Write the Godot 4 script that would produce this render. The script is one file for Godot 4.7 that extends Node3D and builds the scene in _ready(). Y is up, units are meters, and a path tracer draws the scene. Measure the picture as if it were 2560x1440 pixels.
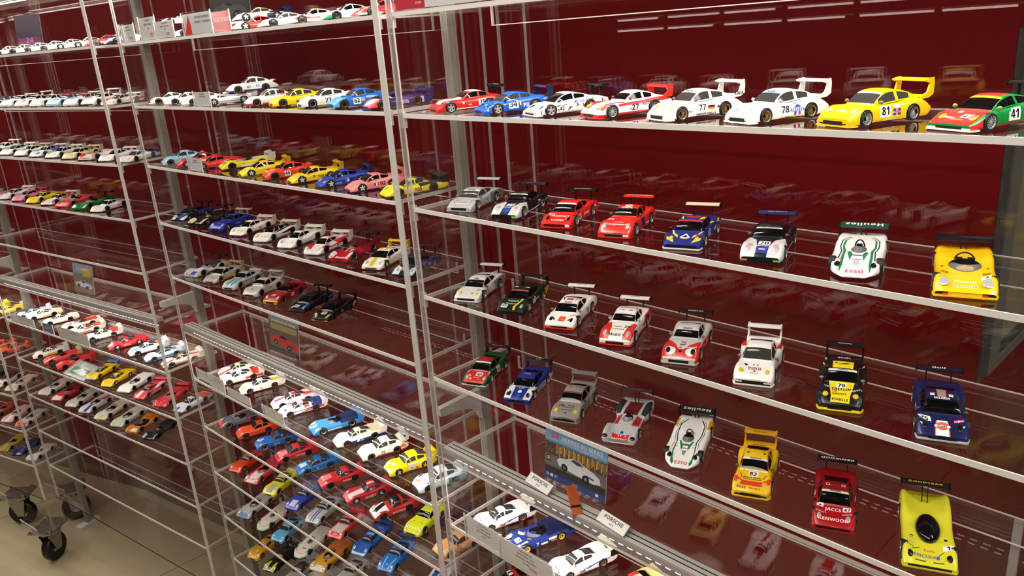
extends Node3D
# Rows of model racing cars in clear acrylic cases before a maroon wall.
# Lengths of the cases are in H (one shelf spacing, 15 cm); cars are built in millimetres at 1:43.
const H := 0.15
const MM := 0.001
const FLOOR_Y := -11.2
const CASES := {  # turn about y, front right (nearest: front left) corner x, z in H, and the x span of the case
	"A": [0.0, 0.0, 0.0, 0.0, 7.1, "nearest"],
	"B": [0.0478, -0.294, -0.107, -7.0, 0.0, "middle"],
	"C": [0.187, -7.842, 0.451, -7.05, 0.0, "far"],
	"D": [0.31, -14.85, 2.02, -7.05, 0.0, "end"]}
const SHELF_WORD := {1: "first", 0: "second", -1: "third", -2: "fourth", -3: "fifth", -4: "middle", -5: "sixth", -6: "seventh", -7: "eighth", -8: "ninth", -9: "tenth"}
const NTH := ["first", "second", "third", "fourth", "fifth", "sixth", "seventh", "eighth", "ninth", "tenth", "eleventh"]
var mats := {}
var taken := {}
var font_rid: RID
var ts
var atlases := []
var rng := RandomNumberGenerator.new()

func _ready():
	rng.seed = 43
	# ---- camera ----
	var cam := Camera3D.new()
	cam.name = "camera"
	cam.fov = rad_to_deg(2.0 * atan(720.0 / 1963.25))
	cam.near = 0.02
	cam.far = 60.0
	cam.transform = Transform3D(Basis(Vector3.UP, 0.83079) * Basis(Vector3.RIGHT, -0.31825) * Basis(Vector3.BACK, -0.07761), Vector3(6.9285, 0.7578, 4.8998) * H)
	add_child(cam)
	cam.current = true
	# ---- air and exposure ----
	var env := Environment.new()
	env.background_mode = Environment.BG_COLOR
	env.background_color = Color(0.5, 0.48, 0.45)
	env.background_energy_multiplier = 0.4
	env.ambient_light_source = Environment.AMBIENT_SOURCE_BG
	env.tonemap_mode = Environment.TONE_MAPPER_LINEAR
	env.tonemap_exposure = 1.06
	env.sdfgi_enabled = true
	env.ssao_enabled = true
	env.ssil_enabled = true
	var we := WorldEnvironment.new()
	we.name = "world"
	we.environment = env
	add_child(we)
	# ---- lights: ceiling panels over the aisle; the LED strips' lamps are in led_strip() ----
	make_materials()
	ceiling_panel(Vector3(-1.9, 1.22, 1.25), Vector2(2.4, 0.5), "over the middle of the aisle", 2.4)
	ceiling_panel(Vector3(0.6, 1.18, 1.15), Vector2(2.4, 0.5), "tilted towards the nearest case", 2.5, 0.6)
	ceiling_panel(Vector3(2.4, 1.22, -0.3), Vector2(1.6, 0.5), "over the passage on the right", 3.0)
	ceiling_panel(Vector3(-4.6, 1.22, 1.5), Vector2(2.4, 0.5), "over the end case", 1.6)
	# ---- structure ----
	room()
	for c in ["A", "B", "C", "D"]:
		display_case(c)
	posts()
	casters()
	# ---- things on the shelves ----
	ts = TextServerManager.get_primary_interface()
	var f := SystemFont.new()
	f.font_names = PackedStringArray(["Droid Sans"])
	f.font_weight = 700
	font_rid = f.get_rids()[0]
	placards()
	posters()
	make_cars()
	finish_sheets()
	opposite_row()

# ======================================================= helpers
func numbered(n: String) -> String:
	var k = taken.get(n, -1) + 1
	taken[n] = k
	return n if k == 0 else "%s_%03d" % [n, k]

func tag(o, label: String, category: String, group := "", kind := ""):
	if label: o.set_meta("label", label)
	if category: o.set_meta("category", category)
	if group: o.set_meta("group", group)
	if kind: o.set_meta("kind", kind)
	return o

func thing(called: String, label: String, category: String, group := "", xf := Transform3D.IDENTITY) -> Node3D:
	var o := Node3D.new()
	o.name = numbered(called)
	o.transform = xf
	add_child(o, true)
	return tag(o, label, category, group)

func part(parent: Node, called: String, mesh: Mesh, m: Material, xf := Transform3D.IDENTITY) -> MeshInstance3D:
	var o := MeshInstance3D.new()
	o.name = numbered(called) if parent == self else called
	o.mesh = mesh
	o.material_override = m
	o.transform = xf
	o.cast_shadow = GeometryInstance3D.SHADOW_CASTING_SETTING_ON
	parent.add_child(o, true)
	return o

func case_xf(c: String, at := Vector3.ZERO) -> Transform3D:
	var d = CASES[c]
	var b := Basis(Vector3.UP, d[0])
	return Transform3D(b, Vector3(d[1], 0, d[2]) * H + b * (at * H))

func at(x, y, z) -> Transform3D:
	return Transform3D(Basis.IDENTITY, Vector3(x, y, z))

func mat(n: String, c: Color, rough := 0.5, metal := 0.0, alpha := 1.0) -> StandardMaterial3D:
	var m := StandardMaterial3D.new()
	m.resource_name = n
	m.albedo_color = Color(c.r, c.g, c.b, alpha)
	m.roughness = rough
	m.metallic = metal
	if alpha < 1.0:
		m.transparency = BaseMaterial3D.TRANSPARENCY_ALPHA
	mats[n] = m
	return m

func glow(n: String, c: Color, e: float):
	var m = mat(n, c, 0.5)
	m.emission_enabled = true
	m.emission = c
	m.emission_energy_multiplier = e

func noise_tex(freq: float, seed_: int, a: Color, b: Color, oct := 4) -> NoiseTexture2D:
	var n := FastNoiseLite.new()
	n.frequency = freq
	n.seed = seed_
	n.fractal_octaves = oct
	var g := Gradient.new()
	g.colors = PackedColorArray([a, b])
	var t := NoiseTexture2D.new()
	t.width = 512
	t.height = 512
	t.seamless = true
	t.noise = n
	t.color_ramp = g
	return t

func make_materials():
	mat("pane", Color(0.92, 0.90, 0.90), 0.0, 0.0, 0.0)
	mat("back_pane", Color(0.92, 0.88, 0.88), 0.0, 0.0, 0.0).metallic_specular = 0.44
	for n in [["lip_pane", 0.10], ["back_pane2", 0.3]]:
		mat(n[0], Color(0.92, 0.90, 0.90), 0.0, 0.0, 0.0).metallic_specular = n[1]
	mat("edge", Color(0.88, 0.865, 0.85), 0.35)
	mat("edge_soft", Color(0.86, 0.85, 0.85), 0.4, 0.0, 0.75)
	mat("edge_faint", Color(0.75, 0.72, 0.72), 0.4, 0.0, 0.30)
	mat("edge_faint2", Color(0.6, 0.5, 0.5), 0.4, 0.0, 0.10)
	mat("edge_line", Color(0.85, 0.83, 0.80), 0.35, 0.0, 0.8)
	mat("frost", Color(0.82, 0.80, 0.79), 0.5, 0.0, 0.45)
	mat("aluminium", Color(0.62, 0.60, 0.56), 0.42, 0.35)
	mat("slot_grey", Color(0.50, 0.48, 0.45), 0.5)
	mat("groove", Color(0.06, 0.06, 0.06), 0.6)
	mat("track", Color(0.70, 0.69, 0.67), 0.4)
	mat("white_metal", Color(0.78, 0.77, 0.75), 0.4)
	mat("steel", Color(0.62, 0.61, 0.58), 0.22, 0.9)
	mat("rubber", Color(0.025, 0.025, 0.025), 0.6)
	mat("tyre", Color(0.05, 0.05, 0.052), 0.55)
	mat("caster_rubber", Color(0.04, 0.04, 0.045), 0.45)
	var wall = mat("maroon", Color(0.39, 0.036, 0.045), 0.55)
	wall.metallic_specular = 0.2
	wall.albedo_texture = noise_tex(0.01, 3, Color(0.93, 0.9, 0.9), Color(1, 1, 1))
	wall.uv1_triplanar = true
	wall.uv1_world_triplanar = true
	mat("grey_frame", Color(0.34, 0.33, 0.31), 0.6)
	mat("grey_frame_dark", Color(0.22, 0.20, 0.20), 0.6)
	mat("olive", Color(0.44, 0.41, 0.33), 0.55)
	var fl = mat("vinyl", Color(0.66, 0.61, 0.50), 0.35)
	fl.albedo_texture = noise_tex(0.02, 8, Color(0.95, 0.945, 0.93), Color(1, 1, 1))
	fl.uv1_triplanar = true
	fl.uv1_world_triplanar = true
	mat("skirting", Color(0.28, 0.21, 0.16), 0.5)
	mat("white_wall", Color(0.12, 0.10, 0.10), 0.7)
	mat("ceiling_white", Color(0.13, 0.12, 0.12), 0.8)
	mat("card", Color(0.80, 0.79, 0.80), 0.4)
	glow("led", Color(1.0, 0.97, 0.93), 5.0)
	glow("ceiling_light", Color(1.0, 0.95, 0.88), 1.5)
	glow("led_far", Color(1.0, 0.90, 0.86), 5.0)
	# car materials
	mat("glass_dark", Color(0.035, 0.035, 0.04), 0.06)
	mat("glass_grey", Color(0.22, 0.22, 0.22), 0.08)
	mat("screen_clear", Color(0.55, 0.56, 0.58), 0.3, 0.0, 0.55)
	mat("lens", Color(0.75, 0.76, 0.75), 0.12, 0.3)
	mat("lens_yellow", Color(0.86, 0.72, 0.16), 0.15)
	mat("lens_dark", Color(0.08, 0.08, 0.085), 0.1)
	mat("black_trim", Color(0.02, 0.02, 0.022), 0.4)
	mat("rim_silver", Color(0.80, 0.80, 0.79), 0.28, 0.6)
	mat("rim_gold", Color(0.66, 0.49, 0.20), 0.3, 0.6)
	mat("rim_white", Color(0.86, 0.86, 0.85), 0.35)
	mat("rim_black", Color(0.06, 0.06, 0.06), 0.35)
	mat("rim_yellow", Color(0.85, 0.72, 0.25), 0.35)

# a little mesh builder: triangles with their own normals and texture coordinates
class MB:
	var v := PackedVector3Array()
	var n := PackedVector3Array()
	var t := PackedVector2Array()
	func tri(a, b, c, na, nb, nc, ta := Vector2.ZERO, tb := Vector2.ZERO, tc := Vector2.ZERO):
		if (b - a).cross(c - a).dot(na + nb + nc) > 0.0:
			var q = b; b = c; c = q
			q = nb; nb = nc; nc = q
			q = tb; tb = tc; tc = q
		v.append(a); v.append(b); v.append(c)
		n.append(na); n.append(nb); n.append(nc)
		t.append(ta); t.append(tb); t.append(tc)
	func quad(a, b, c, d, nn, ua := Vector2(0, 0), ub := Vector2(1, 0), uc := Vector2(1, 1), ud := Vector2(0, 1)):
		tri(a, b, c, nn, nn, nn, ua, ub, uc)
		tri(a, c, d, nn, nn, nn, ua, uc, ud)
	func box(lo: Vector3, hi: Vector3):
		for ax in 3:
			for s in 2:
				var nn := Vector3.ZERO
				nn[ax] = 1.0 if s == 1 else -1.0
				var p := []
				for k in [[0, 0], [1, 0], [1, 1], [0, 1]]:
					var q := Vector3.ZERO
					q[ax] = hi[ax] if s == 1 else lo[ax]
					q[(ax + 1) % 3] = hi[(ax + 1) % 3] if k[0] else lo[(ax + 1) % 3]
					q[(ax + 2) % 3] = hi[(ax + 2) % 3] if k[1] else lo[(ax + 2) % 3]
					p.append(q)
				quad(p[0], p[1], p[2], p[3], nn)
	# ring of a surface turned about the axis: profile of (radius, along) pairs
	func lathe(prof: Array, seg: int, xf: Transform3D):
		for i in prof.size() - 1:
			var p = prof[i]; var q = prof[i + 1]
			var dn := Vector2(q.y - p.y, p.x - q.x)
			if dn.length() < 1e-9: continue
			dn = dn.normalized()
			for k in seg:
				var a0 := TAU * k / seg; var a1 := TAU * (k + 1) / seg
				var r0 := Vector3(cos(a0), sin(a0), 0); var r1 := Vector3(cos(a1), sin(a1), 0)
				var n0: Vector3 = xf.basis * (r0 * dn.x + Vector3(0, 0, dn.y)); var n1: Vector3 = xf.basis * (r1 * dn.x + Vector3(0, 0, dn.y))
				var A: Vector3 = xf * (r0 * p.x + Vector3(0, 0, p.y)); var B: Vector3 = xf * (r1 * p.x + Vector3(0, 0, p.y))
				var C: Vector3 = xf * (r1 * q.x + Vector3(0, 0, q.y)); var D: Vector3 = xf * (r0 * q.x + Vector3(0, 0, q.y))
				if q.x > 1e-9: tri(A, C, D, n0, n1, n0)
				if p.x > 1e-9: tri(A, B, C, n0, n1, n1)
	func prism(poly: Array, z0: float, z1: float, xf: Transform3D):  # polygon in x, y
		var pp := PackedVector2Array(poly)
		var ids := Geometry2D.triangulate_polygon(pp)
		for z in [z0, z1]:
			var nn: Vector3 = xf.basis * Vector3(0, 0, 1.0 if z == maxf(z0, z1) else -1.0)
			for i in range(0, ids.size(), 3):
				var A := pp[ids[i]]; var B := pp[ids[i + 1]]; var C := pp[ids[i + 2]]
				tri(xf * Vector3(A.x, A.y, z), xf * Vector3(B.x, B.y, z), xf * Vector3(C.x, C.y, z), nn, nn, nn)
		var cc := Geometry2D.is_polygon_clockwise(pp)
		for i in pp.size():
			var A := pp[i]; var B := pp[(i + 1) % pp.size()]
			var d := (B - A).normalized()
			var nn: Vector3 = xf.basis * (Vector3(-d.y, d.x, 0) if cc else Vector3(d.y, -d.x, 0))
			quad(xf * Vector3(A.x, A.y, z0), xf * Vector3(B.x, B.y, z0), xf * Vector3(B.x, B.y, z1), xf * Vector3(A.x, A.y, z1), nn)
	func done() -> ArrayMesh:
		var a := []
		a.resize(Mesh.ARRAY_MAX)
		a[Mesh.ARRAY_VERTEX] = v
		a[Mesh.ARRAY_NORMAL] = n
		a[Mesh.ARRAY_TEX_UV] = t
		var m := ArrayMesh.new()
		m.add_surface_from_arrays(Mesh.PRIMITIVE_TRIANGLES, a)
		return m

func boxm(x0, x1, y0, y1, z0, z1, s := H) -> ArrayMesh:
	var b := MB.new()
	b.box(Vector3(minf(x0, x1), minf(y0, y1), minf(z0, z1)) * s, Vector3(maxf(x0, x1), maxf(y0, y1), maxf(z0, z1)) * s)
	return b.done()

# ======================================================= room
func ceiling_panel(p: Vector3, size: Vector2, where: String, power: float, lean := 0.0):
	var o = thing("ceiling_light", "flat white ceiling light panel %s" % where, "light", "ceiling light panels", Transform3D(Basis(Vector3.RIGHT, lean), p - Vector3(0, 0.25 * lean, 0)))
	part(o, "diffuser", boxm(-size.x / 2, size.x / 2, -0.01, 0.0, -size.y / 2, size.y / 2, 1.0), mats["ceiling_light"])
	part(o, "frame", boxm(-size.x / 2 - 0.02, size.x / 2 + 0.02, 0.0, 0.03, -size.y / 2 - 0.02, size.y / 2 + 0.02, 1.0), mats["white_metal"])
	var l := AreaLight3D.new()
	l.name = "panel_lamp"
	l.area_size = size
	l.light_energy = power
	l.light_color = Color(1.0, 0.965, 0.92)
	l.shadow_enabled = true
	l.area_range = 12.0
	l.transform = Transform3D(Basis(Vector3.RIGHT, -PI / 2), Vector3(0, -0.02, 0))
	o.add_child(l)

func wall_piece(called: String, a: Vector3, b: Vector3, y0: float, y1: float, thick: float, m: String):
	# an upright slab whose face runs from a to b; the thickness goes to the far side
	var d := (b - a)
	var n := d.cross(Vector3.UP).normalized()
	var mb := MB.new()
	mb.box(Vector3(0, y0, -thick) * H, Vector3(d.length(), y1, 0) * H)
	var x := d.normalized()
	var o := part(self, called, mb.done(), mats[m], Transform3D(Basis(x, Vector3.UP, x.cross(Vector3.UP)), a * H))
	o.set_meta("kind", "structure")
	return o

func room():
	var F := FLOOR_Y
	# floor of vinyl sheets with thin open seams
	var fl := Node3D.new()
	fl.name = "floor"
	add_child(fl)
	fl.set_meta("kind", "structure")
	part(fl, "subfloor", boxm(-48, 26, F - 0.5, F - 0.02, -12, 30), mats["groove"])
	var fx := -48.0
	for i in 12:
		var fz := -12.0
		for j in 5:
			part(fl, "floor_sheet", boxm(fx + 0.012, fx + 6.15 - 0.012, F - 0.03, F, fz + 0.012, fz + 8.4 - 0.012), mats["vinyl"])
			fz += 8.4
		fx += 6.15
	part(self, "ceiling", boxm(-48, 26, 8.4, 8.9, -12, 30), mats["ceiling_white"]).set_meta("kind", "structure")
	# the maroon wall follows the cases in straight lengths
	var pts := [Vector3(5.0, 0, -2.4), Vector3(-0.5, 0, -2.4)]
	for c in ["B", "C", "D"]:
		var d = CASES[c]
		var b := Basis(Vector3.UP, d[0])
		pts.append(Vector3(d[1], 0, d[2]) + b * Vector3(d[3] - 0.3, 0, -2.4))
	pts.append(Vector3(-48, 0, 8.0))
	var wn := ["wall_back", "wall_back", "wall_back", "wall_back", "wall_back"]
	for i in pts.size() - 1:
		wall_piece(wn[i], pts[i + 1], pts[i], F, 8.4, 0.6, "maroon")
	for i in pts.size() - 1:
		wall_piece("baseboard_back", pts[i + 1] + Vector3(0, 0, 0.06), pts[i] + Vector3(0, 0, 0.06), F, F + 0.55, 0.06, "skirting")
	# the wall's return at its right end, with a grey framed panel let into it
	wall_piece("wall_return", Vector3(5.0, 0, -3.0), Vector3(5.0, 0, -12.0), F, 8.4, 0.5, "maroon")
	wall_piece("wall_far", Vector3(5.0, 0, -11.6), Vector3(26, 0, -11.6), F, 8.4, 0.5, "olive")
	wall_piece("wall_right", Vector3(26, 0, -12), Vector3(26, 0, 30), F, 8.4, 0.5, "white_wall")
	wall_piece("wall_front", Vector3(26, 0, 30), Vector3(-48, 0, 30), F, 8.4, 0.5, "white_wall")
	wall_piece("wall_left", Vector3(-48, 0, 30), Vector3(-48, 0, -12), F, 8.4, 0.5, "white_wall")
	var w := Node3D.new()
	w.name = "window_1"
	add_child(w)
	w.set_meta("kind", "structure")
	part(w, "frame_edge", boxm(4.98, 5.02, -2.57, 0.47, -2.60, -2.42), mats["grey_frame_dark"])
	part(w, "frame_jamb", boxm(4.98, 5.04, -2.57, 0.47, -2.88, -2.60), mats["grey_frame"])
	part(w, "frame_jamb", boxm(4.98, 5.04, -2.57, 0.47, -8.6, -8.2), mats["grey_frame"])
	part(w, "frame_sill", boxm(4.98, 5.04, -2.57, -2.46, -8.2, -2.88), mats["grey_frame"])
	part(w, "frame_head", boxm(4.98, 5.04, 0.30, 0.47, -8.2, -2.88), mats["grey_frame"])
	part(w, "sash_sill", boxm(4.98, 5.03, -2.46, -2.35, -8.2, -2.88), mats["grey_frame_dark"])
	part(w, "blind_panel", boxm(4.98, 5.015, -2.35, 0.30, -8.2, -2.88), mats["olive"])

func led_strip(o: Node3D, x0: float, x1: float, y: float, z: float, energy: float, tilt: float):
	part(o, "led_strip", boxm(x0, x1, y + 0.012, y + 0.018, z - 0.02, z + 0.02), mats["edge"])
	var mb := MB.new()
	var n := int((x1 - x0) / 0.11)
	for i in n:
		var x := x0 + (i + 0.5) * (x1 - x0) / n
		mb.box(Vector3(x - 0.028, y - 0.008, z - 0.010) * H, Vector3(x + 0.03, y + 0.012, z + 0.010) * H)
	var d = part(o, "led_light", mb.done(), mats["led"])
	d.set_meta("kind", "stuff")
	var l := AreaLight3D.new()
	l.name = "led_lamp"
	l.area_size = Vector2((x1 - x0) * H, 0.008)
	l.light_energy = energy
	l.light_color = Color(1.0, 0.96, 0.91)
	l.shadow_enabled = true
	l.area_range = 8.0
	l.transform = Transform3D(Basis(Vector3.RIGHT, -PI / 2 + tilt), Vector3((x0 + x1) / 2, y - 0.03, z) * H)
	o.add_child(l)

# ======================================================= the acrylic cases
func display_case(c: String):
	var d = CASES[c]
	var x0: float = d[3]
	var x1: float = d[4]
	var word: String = d[5]
	var xf := case_xf(c)
	var T := 0.10
	var DZ := -1.22
	var o = thing("display_case", "%s tall clear acrylic case of model cars on casters" % word, "display case", "acrylic display cases", xf)
	var ytop := 2.06
	var ybot := -10.0
	# side panels, each with its polished front edge and the two bright arrises of that edge
	for s in 2:
		var a := x0 if s == 0 else x1 - T
		var p = part(o, "side_panel", boxm(a, a + T, ybot, ytop, DZ, -0.012), mats["pane"])
		part(p, "front_edge", boxm(a + 0.01, a + T - 0.01, ybot, ytop, -0.012, 0.0), mats["edge_faint" if s == 0 else "edge_soft"])
		for k in 2:
			var e := a if k == 0 else a + T - 0.012
			part(p, "edge_line", boxm(e, e + 0.012, ybot, ytop, -0.012, 0.002), mats["edge_line"])
		part(p, "rear_edge", boxm(a + 0.03, a + T - 0.03, ybot, ytop, DZ - 0.01, DZ), mats["edge_faint"])
		for y in [1, 0, -1, -2, -3, -5, -6, -7, -8, -9]:
			part(p, "shelf_tab", boxm(a + 0.015, a + T - 0.015, y - 0.15, y + 0.02, -0.05, -0.014), mats["frost"])
	var ix0 := x0 + T
	var ix1 := x1 - T
	# two back panels, one per tier, with their own edges
	for yy in [[-3.96, 2.0], [-10.0, -4.06]]:
		var bp = part(o, "back_panel", boxm(ix0 + 0.25, ix1 - 0.25, yy[0], yy[1], DZ, DZ + 0.035), mats["back_pane"])
		for e in [ix0 + 0.24, ix1 - 0.25]:
			part(bp, "edge_line", boxm(e, e + 0.014, yy[0], yy[1], DZ, DZ + 0.035), mats["edge_faint"])
		for e in [ix0 + 0.62, ix1 - 0.65]:
			part(bp, "door_edge", boxm(e, e + 0.010, yy[0], yy[1], DZ - 0.03, DZ), mats["edge_faint"])
		part(bp, "top_edge", boxm(ix0 + 0.25, ix1 - 0.25, yy[1] - 0.012, yy[1], DZ, DZ + 0.035), mats["edge_soft"])
	# lids of the two tiers with fascia, sliding track and LED strip
	for y in [2.0, -4.0]:
		var lid = part(o, "lid", boxm(ix0, ix1, y - 0.06, y, DZ, -0.02), mats["pane"])
		for e in [ix0, ix1 - 0.02]:
			part(lid, "side_edge", boxm(e, e + 0.02, y - 0.055, y - 0.005, DZ, -0.2), mats["edge_line"])
		part(lid, "rear_edge", boxm(ix0, ix1, y - 0.05, y - 0.01, DZ + 0.02, DZ + 0.03), mats["edge_line"])
		part(o, "fascia", boxm(ix0, ix1, y - 0.07, y + 0.07, -0.02, 0.0), mats["frost_brown"] if mats.has("frost_brown") else mats["edge_faint"])
		part(o, "fascia_edge", boxm(ix0, ix1, y - 0.085, y - 0.07, -0.02, 0.0), mats["edge"])
		var tr = part(o, "sliding_track", boxm(ix0, ix1, y, y + 0.075, -0.19, -0.02), mats["track"])
		for e in [-0.075, -0.135]:
			part(tr, "groove", boxm(ix0 + 0.04, ix1 - 0.04, y + 0.06, y + 0.077, e - 0.006, e + 0.006), mats["groove"])
		led_strip(o, ix0 + 0.1, ix1 - 0.1, y - 0.10, -0.13, 0.58 if y > 0 else 0.145, -0.55 if y > 0 else 0.25)
	if c == "A": part(o, "back_latch", boxm(5.70, 5.76, -3.94, -3.03, DZ + 0.036, DZ + 0.07), mats["frost"])
	part(o, "base_panel", boxm(ix0, ix1, ybot, ybot + 0.06, DZ, 0.0), mats["pane"])
	part(o, "base_edge", boxm(ix0, ix1, ybot, ybot + 0.03, 0.0, 0.004), mats["groove"])
	for y in [1, 0, -1, -2, -3, -5, -6, -7, -8, -9]:
		shelf(c, y, ix0, ix1)

func shelf(c: String, y: int, x0: float, x1: float):
	var s = thing("shelf", "clear acrylic shelf, %s one down in the %s case" % [SHELF_WORD[y], CASES[c][5]], "shelf", "acrylic shelves", case_xf(c, Vector3(0, y, 0)))
	var t := 0.043
	part(s, "pane", boxm(x0 + 0.015, x1 - 0.015, -t, 0, -1.14, -0.012), mats["pane"])
	part(s, "front_edge", boxm(x0, x1, -t, 0.0, -0.012, 0.0), mats["edge"])
	for k in 2:
		var e := x0 if k == 0 else x1 - 0.015
		part(s, "side_edge", boxm(e, e + 0.015, -t, 0.0, -1.15, -0.012), mats["edge_line"])
	part(s, "rear_edge", boxm(x0 + 0.015, x1 - 0.015, -t, 0.0, -1.15, -1.14), mats["edge_faint2"])
	part(s, "rear_arris", boxm(x0 + 0.015, x1 - 0.015, -0.008, 0.001, -1.152, -1.142), mats["edge_line"])
	var lip = part(s, "rear_lip", boxm(x0 + 0.3, x1 - 0.3, -0.19, -t, -1.10, -1.07), mats["lip_pane"])
	part(lip, "lip_edge", boxm(x0 + 0.3, x1 - 0.3, -0.198, -0.19, -1.091, -1.079), mats["edge"])
	for e in [x0 + 0.29, x1 - 0.30]:
		part(lip, "lip_end", boxm(e, e + 0.012, -0.2, -t, -1.10, -1.07), mats["edge_line"])

func posts():
	for c in ["B", "C", "D"]:
		var w = {"B": "between the nearest and middle cases", "C": "between the middle and far cases", "D": "between the far and end cases"}[c]
		var o = thing("support_post", "aluminium upright post standing %s" % w, "post", "aluminium posts", case_xf(c, Vector3(0.17, FLOOR_Y, 0)))
		var hh := 2.3 - FLOOR_Y
		var p = part(o, "upright", boxm(-0.055, 0.055, 0, hh, -0.88, -0.75), mats["aluminium"])
		for k in [-0.02, 0.02]:
			part(p, "slot", boxm(k - 0.008, k + 0.008, 0, hh, -0.751, -0.747), mats["slot_grey"])
		for k in [-0.79, -0.84]:
			part(p, "slot", boxm(0.052, 0.056, 0, hh, k - 0.008, k + 0.008), mats["slot_grey"])
		# curved bracket arms that carry the tiers
		for y in [-3.55]:
			var mb := MB.new()
			var poly := [Vector2(-0.74, 0.0), Vector2(-0.06, 0.0), Vector2(-0.06, -0.10)]
			for i in 9:
				var a := i / 8.0
				poly.append(Vector2(lerpf(-0.14, -0.74, a), -0.12 - 0.30 * (1.0 - sqrt(maxf(0.0, 1.0 - a * a))) ))
			for i in poly.size(): poly[i] = poly[i] * H
			mb.prism(poly, -0.04 * H, 0.04 * H, Transform3D(Basis(Vector3(0, 0, 1), Vector3.UP, Vector3(-1, 0, 0)), Vector3(0, (y - FLOOR_Y) * H, 0)))
			part(o, "bracket_arm", mb.done(), mats["white_metal"])
		part(o, "foot", boxm(-0.12, 0.12, 0, 0.08, -1.1, -0.5), mats["white_metal"])

func casters():
	var spots := [["C", Vector3(-6.35, 0, 0.62), "under the left front corner of the far case", 0.5], ["C", Vector3(-8.8, 0, 0.30), "under the right front corner of the end case", -0.9], ["C", Vector3(-0.15, 0, 0.1), "under the right end of the far case", 0.3], ["B", Vector3(-6.6, 0, -0.9), "under the left rear of the middle case", 0.9], ["D", Vector3(-0.4, 0, -0.9), "under the right rear of the end case", 2.6]]
	for s in spots:
		var o = thing("caster", "black swivel caster with steel fork %s" % s[2], "caster", "swivel casters", case_xf(s[0], s[1] + Vector3(0, FLOOR_Y, 0)) * Transform3D(Basis(Vector3.UP, s[3]) * Basis.from_scale(Vector3.ONE * 1.2), Vector3.ZERO))
		var R := 0.30
		var ax := Transform3D(Basis(Vector3.UP, PI / 2), Vector3(0, R, 0) * H)
		var mb := MB.new()
		var pr := []
		for q in [[0.13, -0.075], [R - 0.03, -0.085], [R - 0.008, -0.06], [R, -0.02], [R, 0.02], [R - 0.008, 0.06], [R - 0.03, 0.085], [0.13, 0.075]]: pr.append(Vector2(q[0], q[1]) * H)
		mb.lathe(pr, 28, ax)
		var w = part(o, "wheel", mb.done(), mats["caster_rubber"])
		mb = MB.new()
		pr = []
		for q in [[0.0, -0.07], [0.05, -0.085], [0.06, -0.06], [0.14, -0.055], [0.14, 0.055], [0.06, 0.06], [0.05, 0.085], [0.0, 0.07]]: pr.append(Vector2(q[0], q[1]) * H)
		mb.lathe(pr, 24, ax)
		part(w, "hub", mb.done(), mats["steel"])
		mb = MB.new()
		for sgn in [-1.0, 1.0]:
			var poly := []
			for q in [[-0.07, R - 0.06], [0.07, R - 0.06], [0.2, 0.62], [0.2, 0.66], [-0.16, 0.66], [-0.16, 0.6]]: poly.append(Vector2(q[0], q[1]) * H)
			mb.prism(poly, 0.105 * sgn * H, 0.125 * sgn * H, Transform3D(Basis(Vector3(0, 0, 1), Vector3.UP, Vector3(-1, 0, 0)), Vector3.ZERO))
		part(o, "fork", mb.done(), mats["steel"])
		mb = MB.new()
		mb.lathe([Vector2(0, 0.64) * H, Vector2(0.2, 0.64) * H, Vector2(0.22, 0.67) * H, Vector2(0.22, 0.72) * H, Vector2(0.16, 0.75) * H, Vector2(0, 0.75) * H], 28, Transform3D(Basis(Vector3.RIGHT, -PI / 2), Vector3.ZERO))
		part(o, "swivel_bearing", mb.done(), mats["steel"])
		part(o, "mounting_plate", boxm(-0.26, 0.26, 0.75, 0.79, -0.3, 0.3), mats["steel"])
		for bx in [-0.2, 0.2]:
			for bz in [-0.23, 0.23]:
				mb = MB.new()
				mb.lathe([Vector2(0.045, 0.79) * H, Vector2(0.045, 0.84) * H, Vector2(0.0, 0.85) * H], 6, Transform3D(Basis(Vector3.RIGHT, -PI / 2), Vector3(bx, 0, bz) * H))
				part(o, "bolt", mb.done(), mats["steel"])
		var bpl = thing("base_plate", "thick clear acrylic block above the caster %s" % s[2], "plate", "acrylic base plates", case_xf(s[0], s[1] + Vector3(0, FLOOR_Y + 1.03, 0)))
		part(bpl, "block", boxm(-0.45, 0.45, 0, 0.2, -0.75, 0.4), mats["pane"])
		part(bpl, "front_edge", boxm(-0.45, 0.45, 0.0, 0.2, 0.4, 0.412), mats["edge_faint"])
		part(bpl, "top_arris", boxm(-0.45, 0.45, 0.19, 0.2, 0.4, 0.415), mats["edge_line"])

func opposite_row():
	# light strips of the row of cases across the aisle: they show as streaks mirrored in the back panels
	for i in 6:
		for k in 2:
			var o = thing("strip_light", "%s thin strip light on the %s case across the aisle" % [["lower", "upper"][k], NTH[i]], "light", "strip lights across the aisle", Transform3D(Basis.IDENTITY, Vector3(-13.2 + i * 2.45, 0.33 + k * 0.4, 19.0) * H))
			part(o, "tube", boxm(-1.1, 1.1 - 0.25 * ((i + k) % 2), -0.035, 0.035, -0.02, 0.02), mats["led_far"])
			part(o, "housing", boxm(-1.12, 1.12, 0.035, 0.09, -0.06, 0.06), mats["white_metal"])

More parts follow.
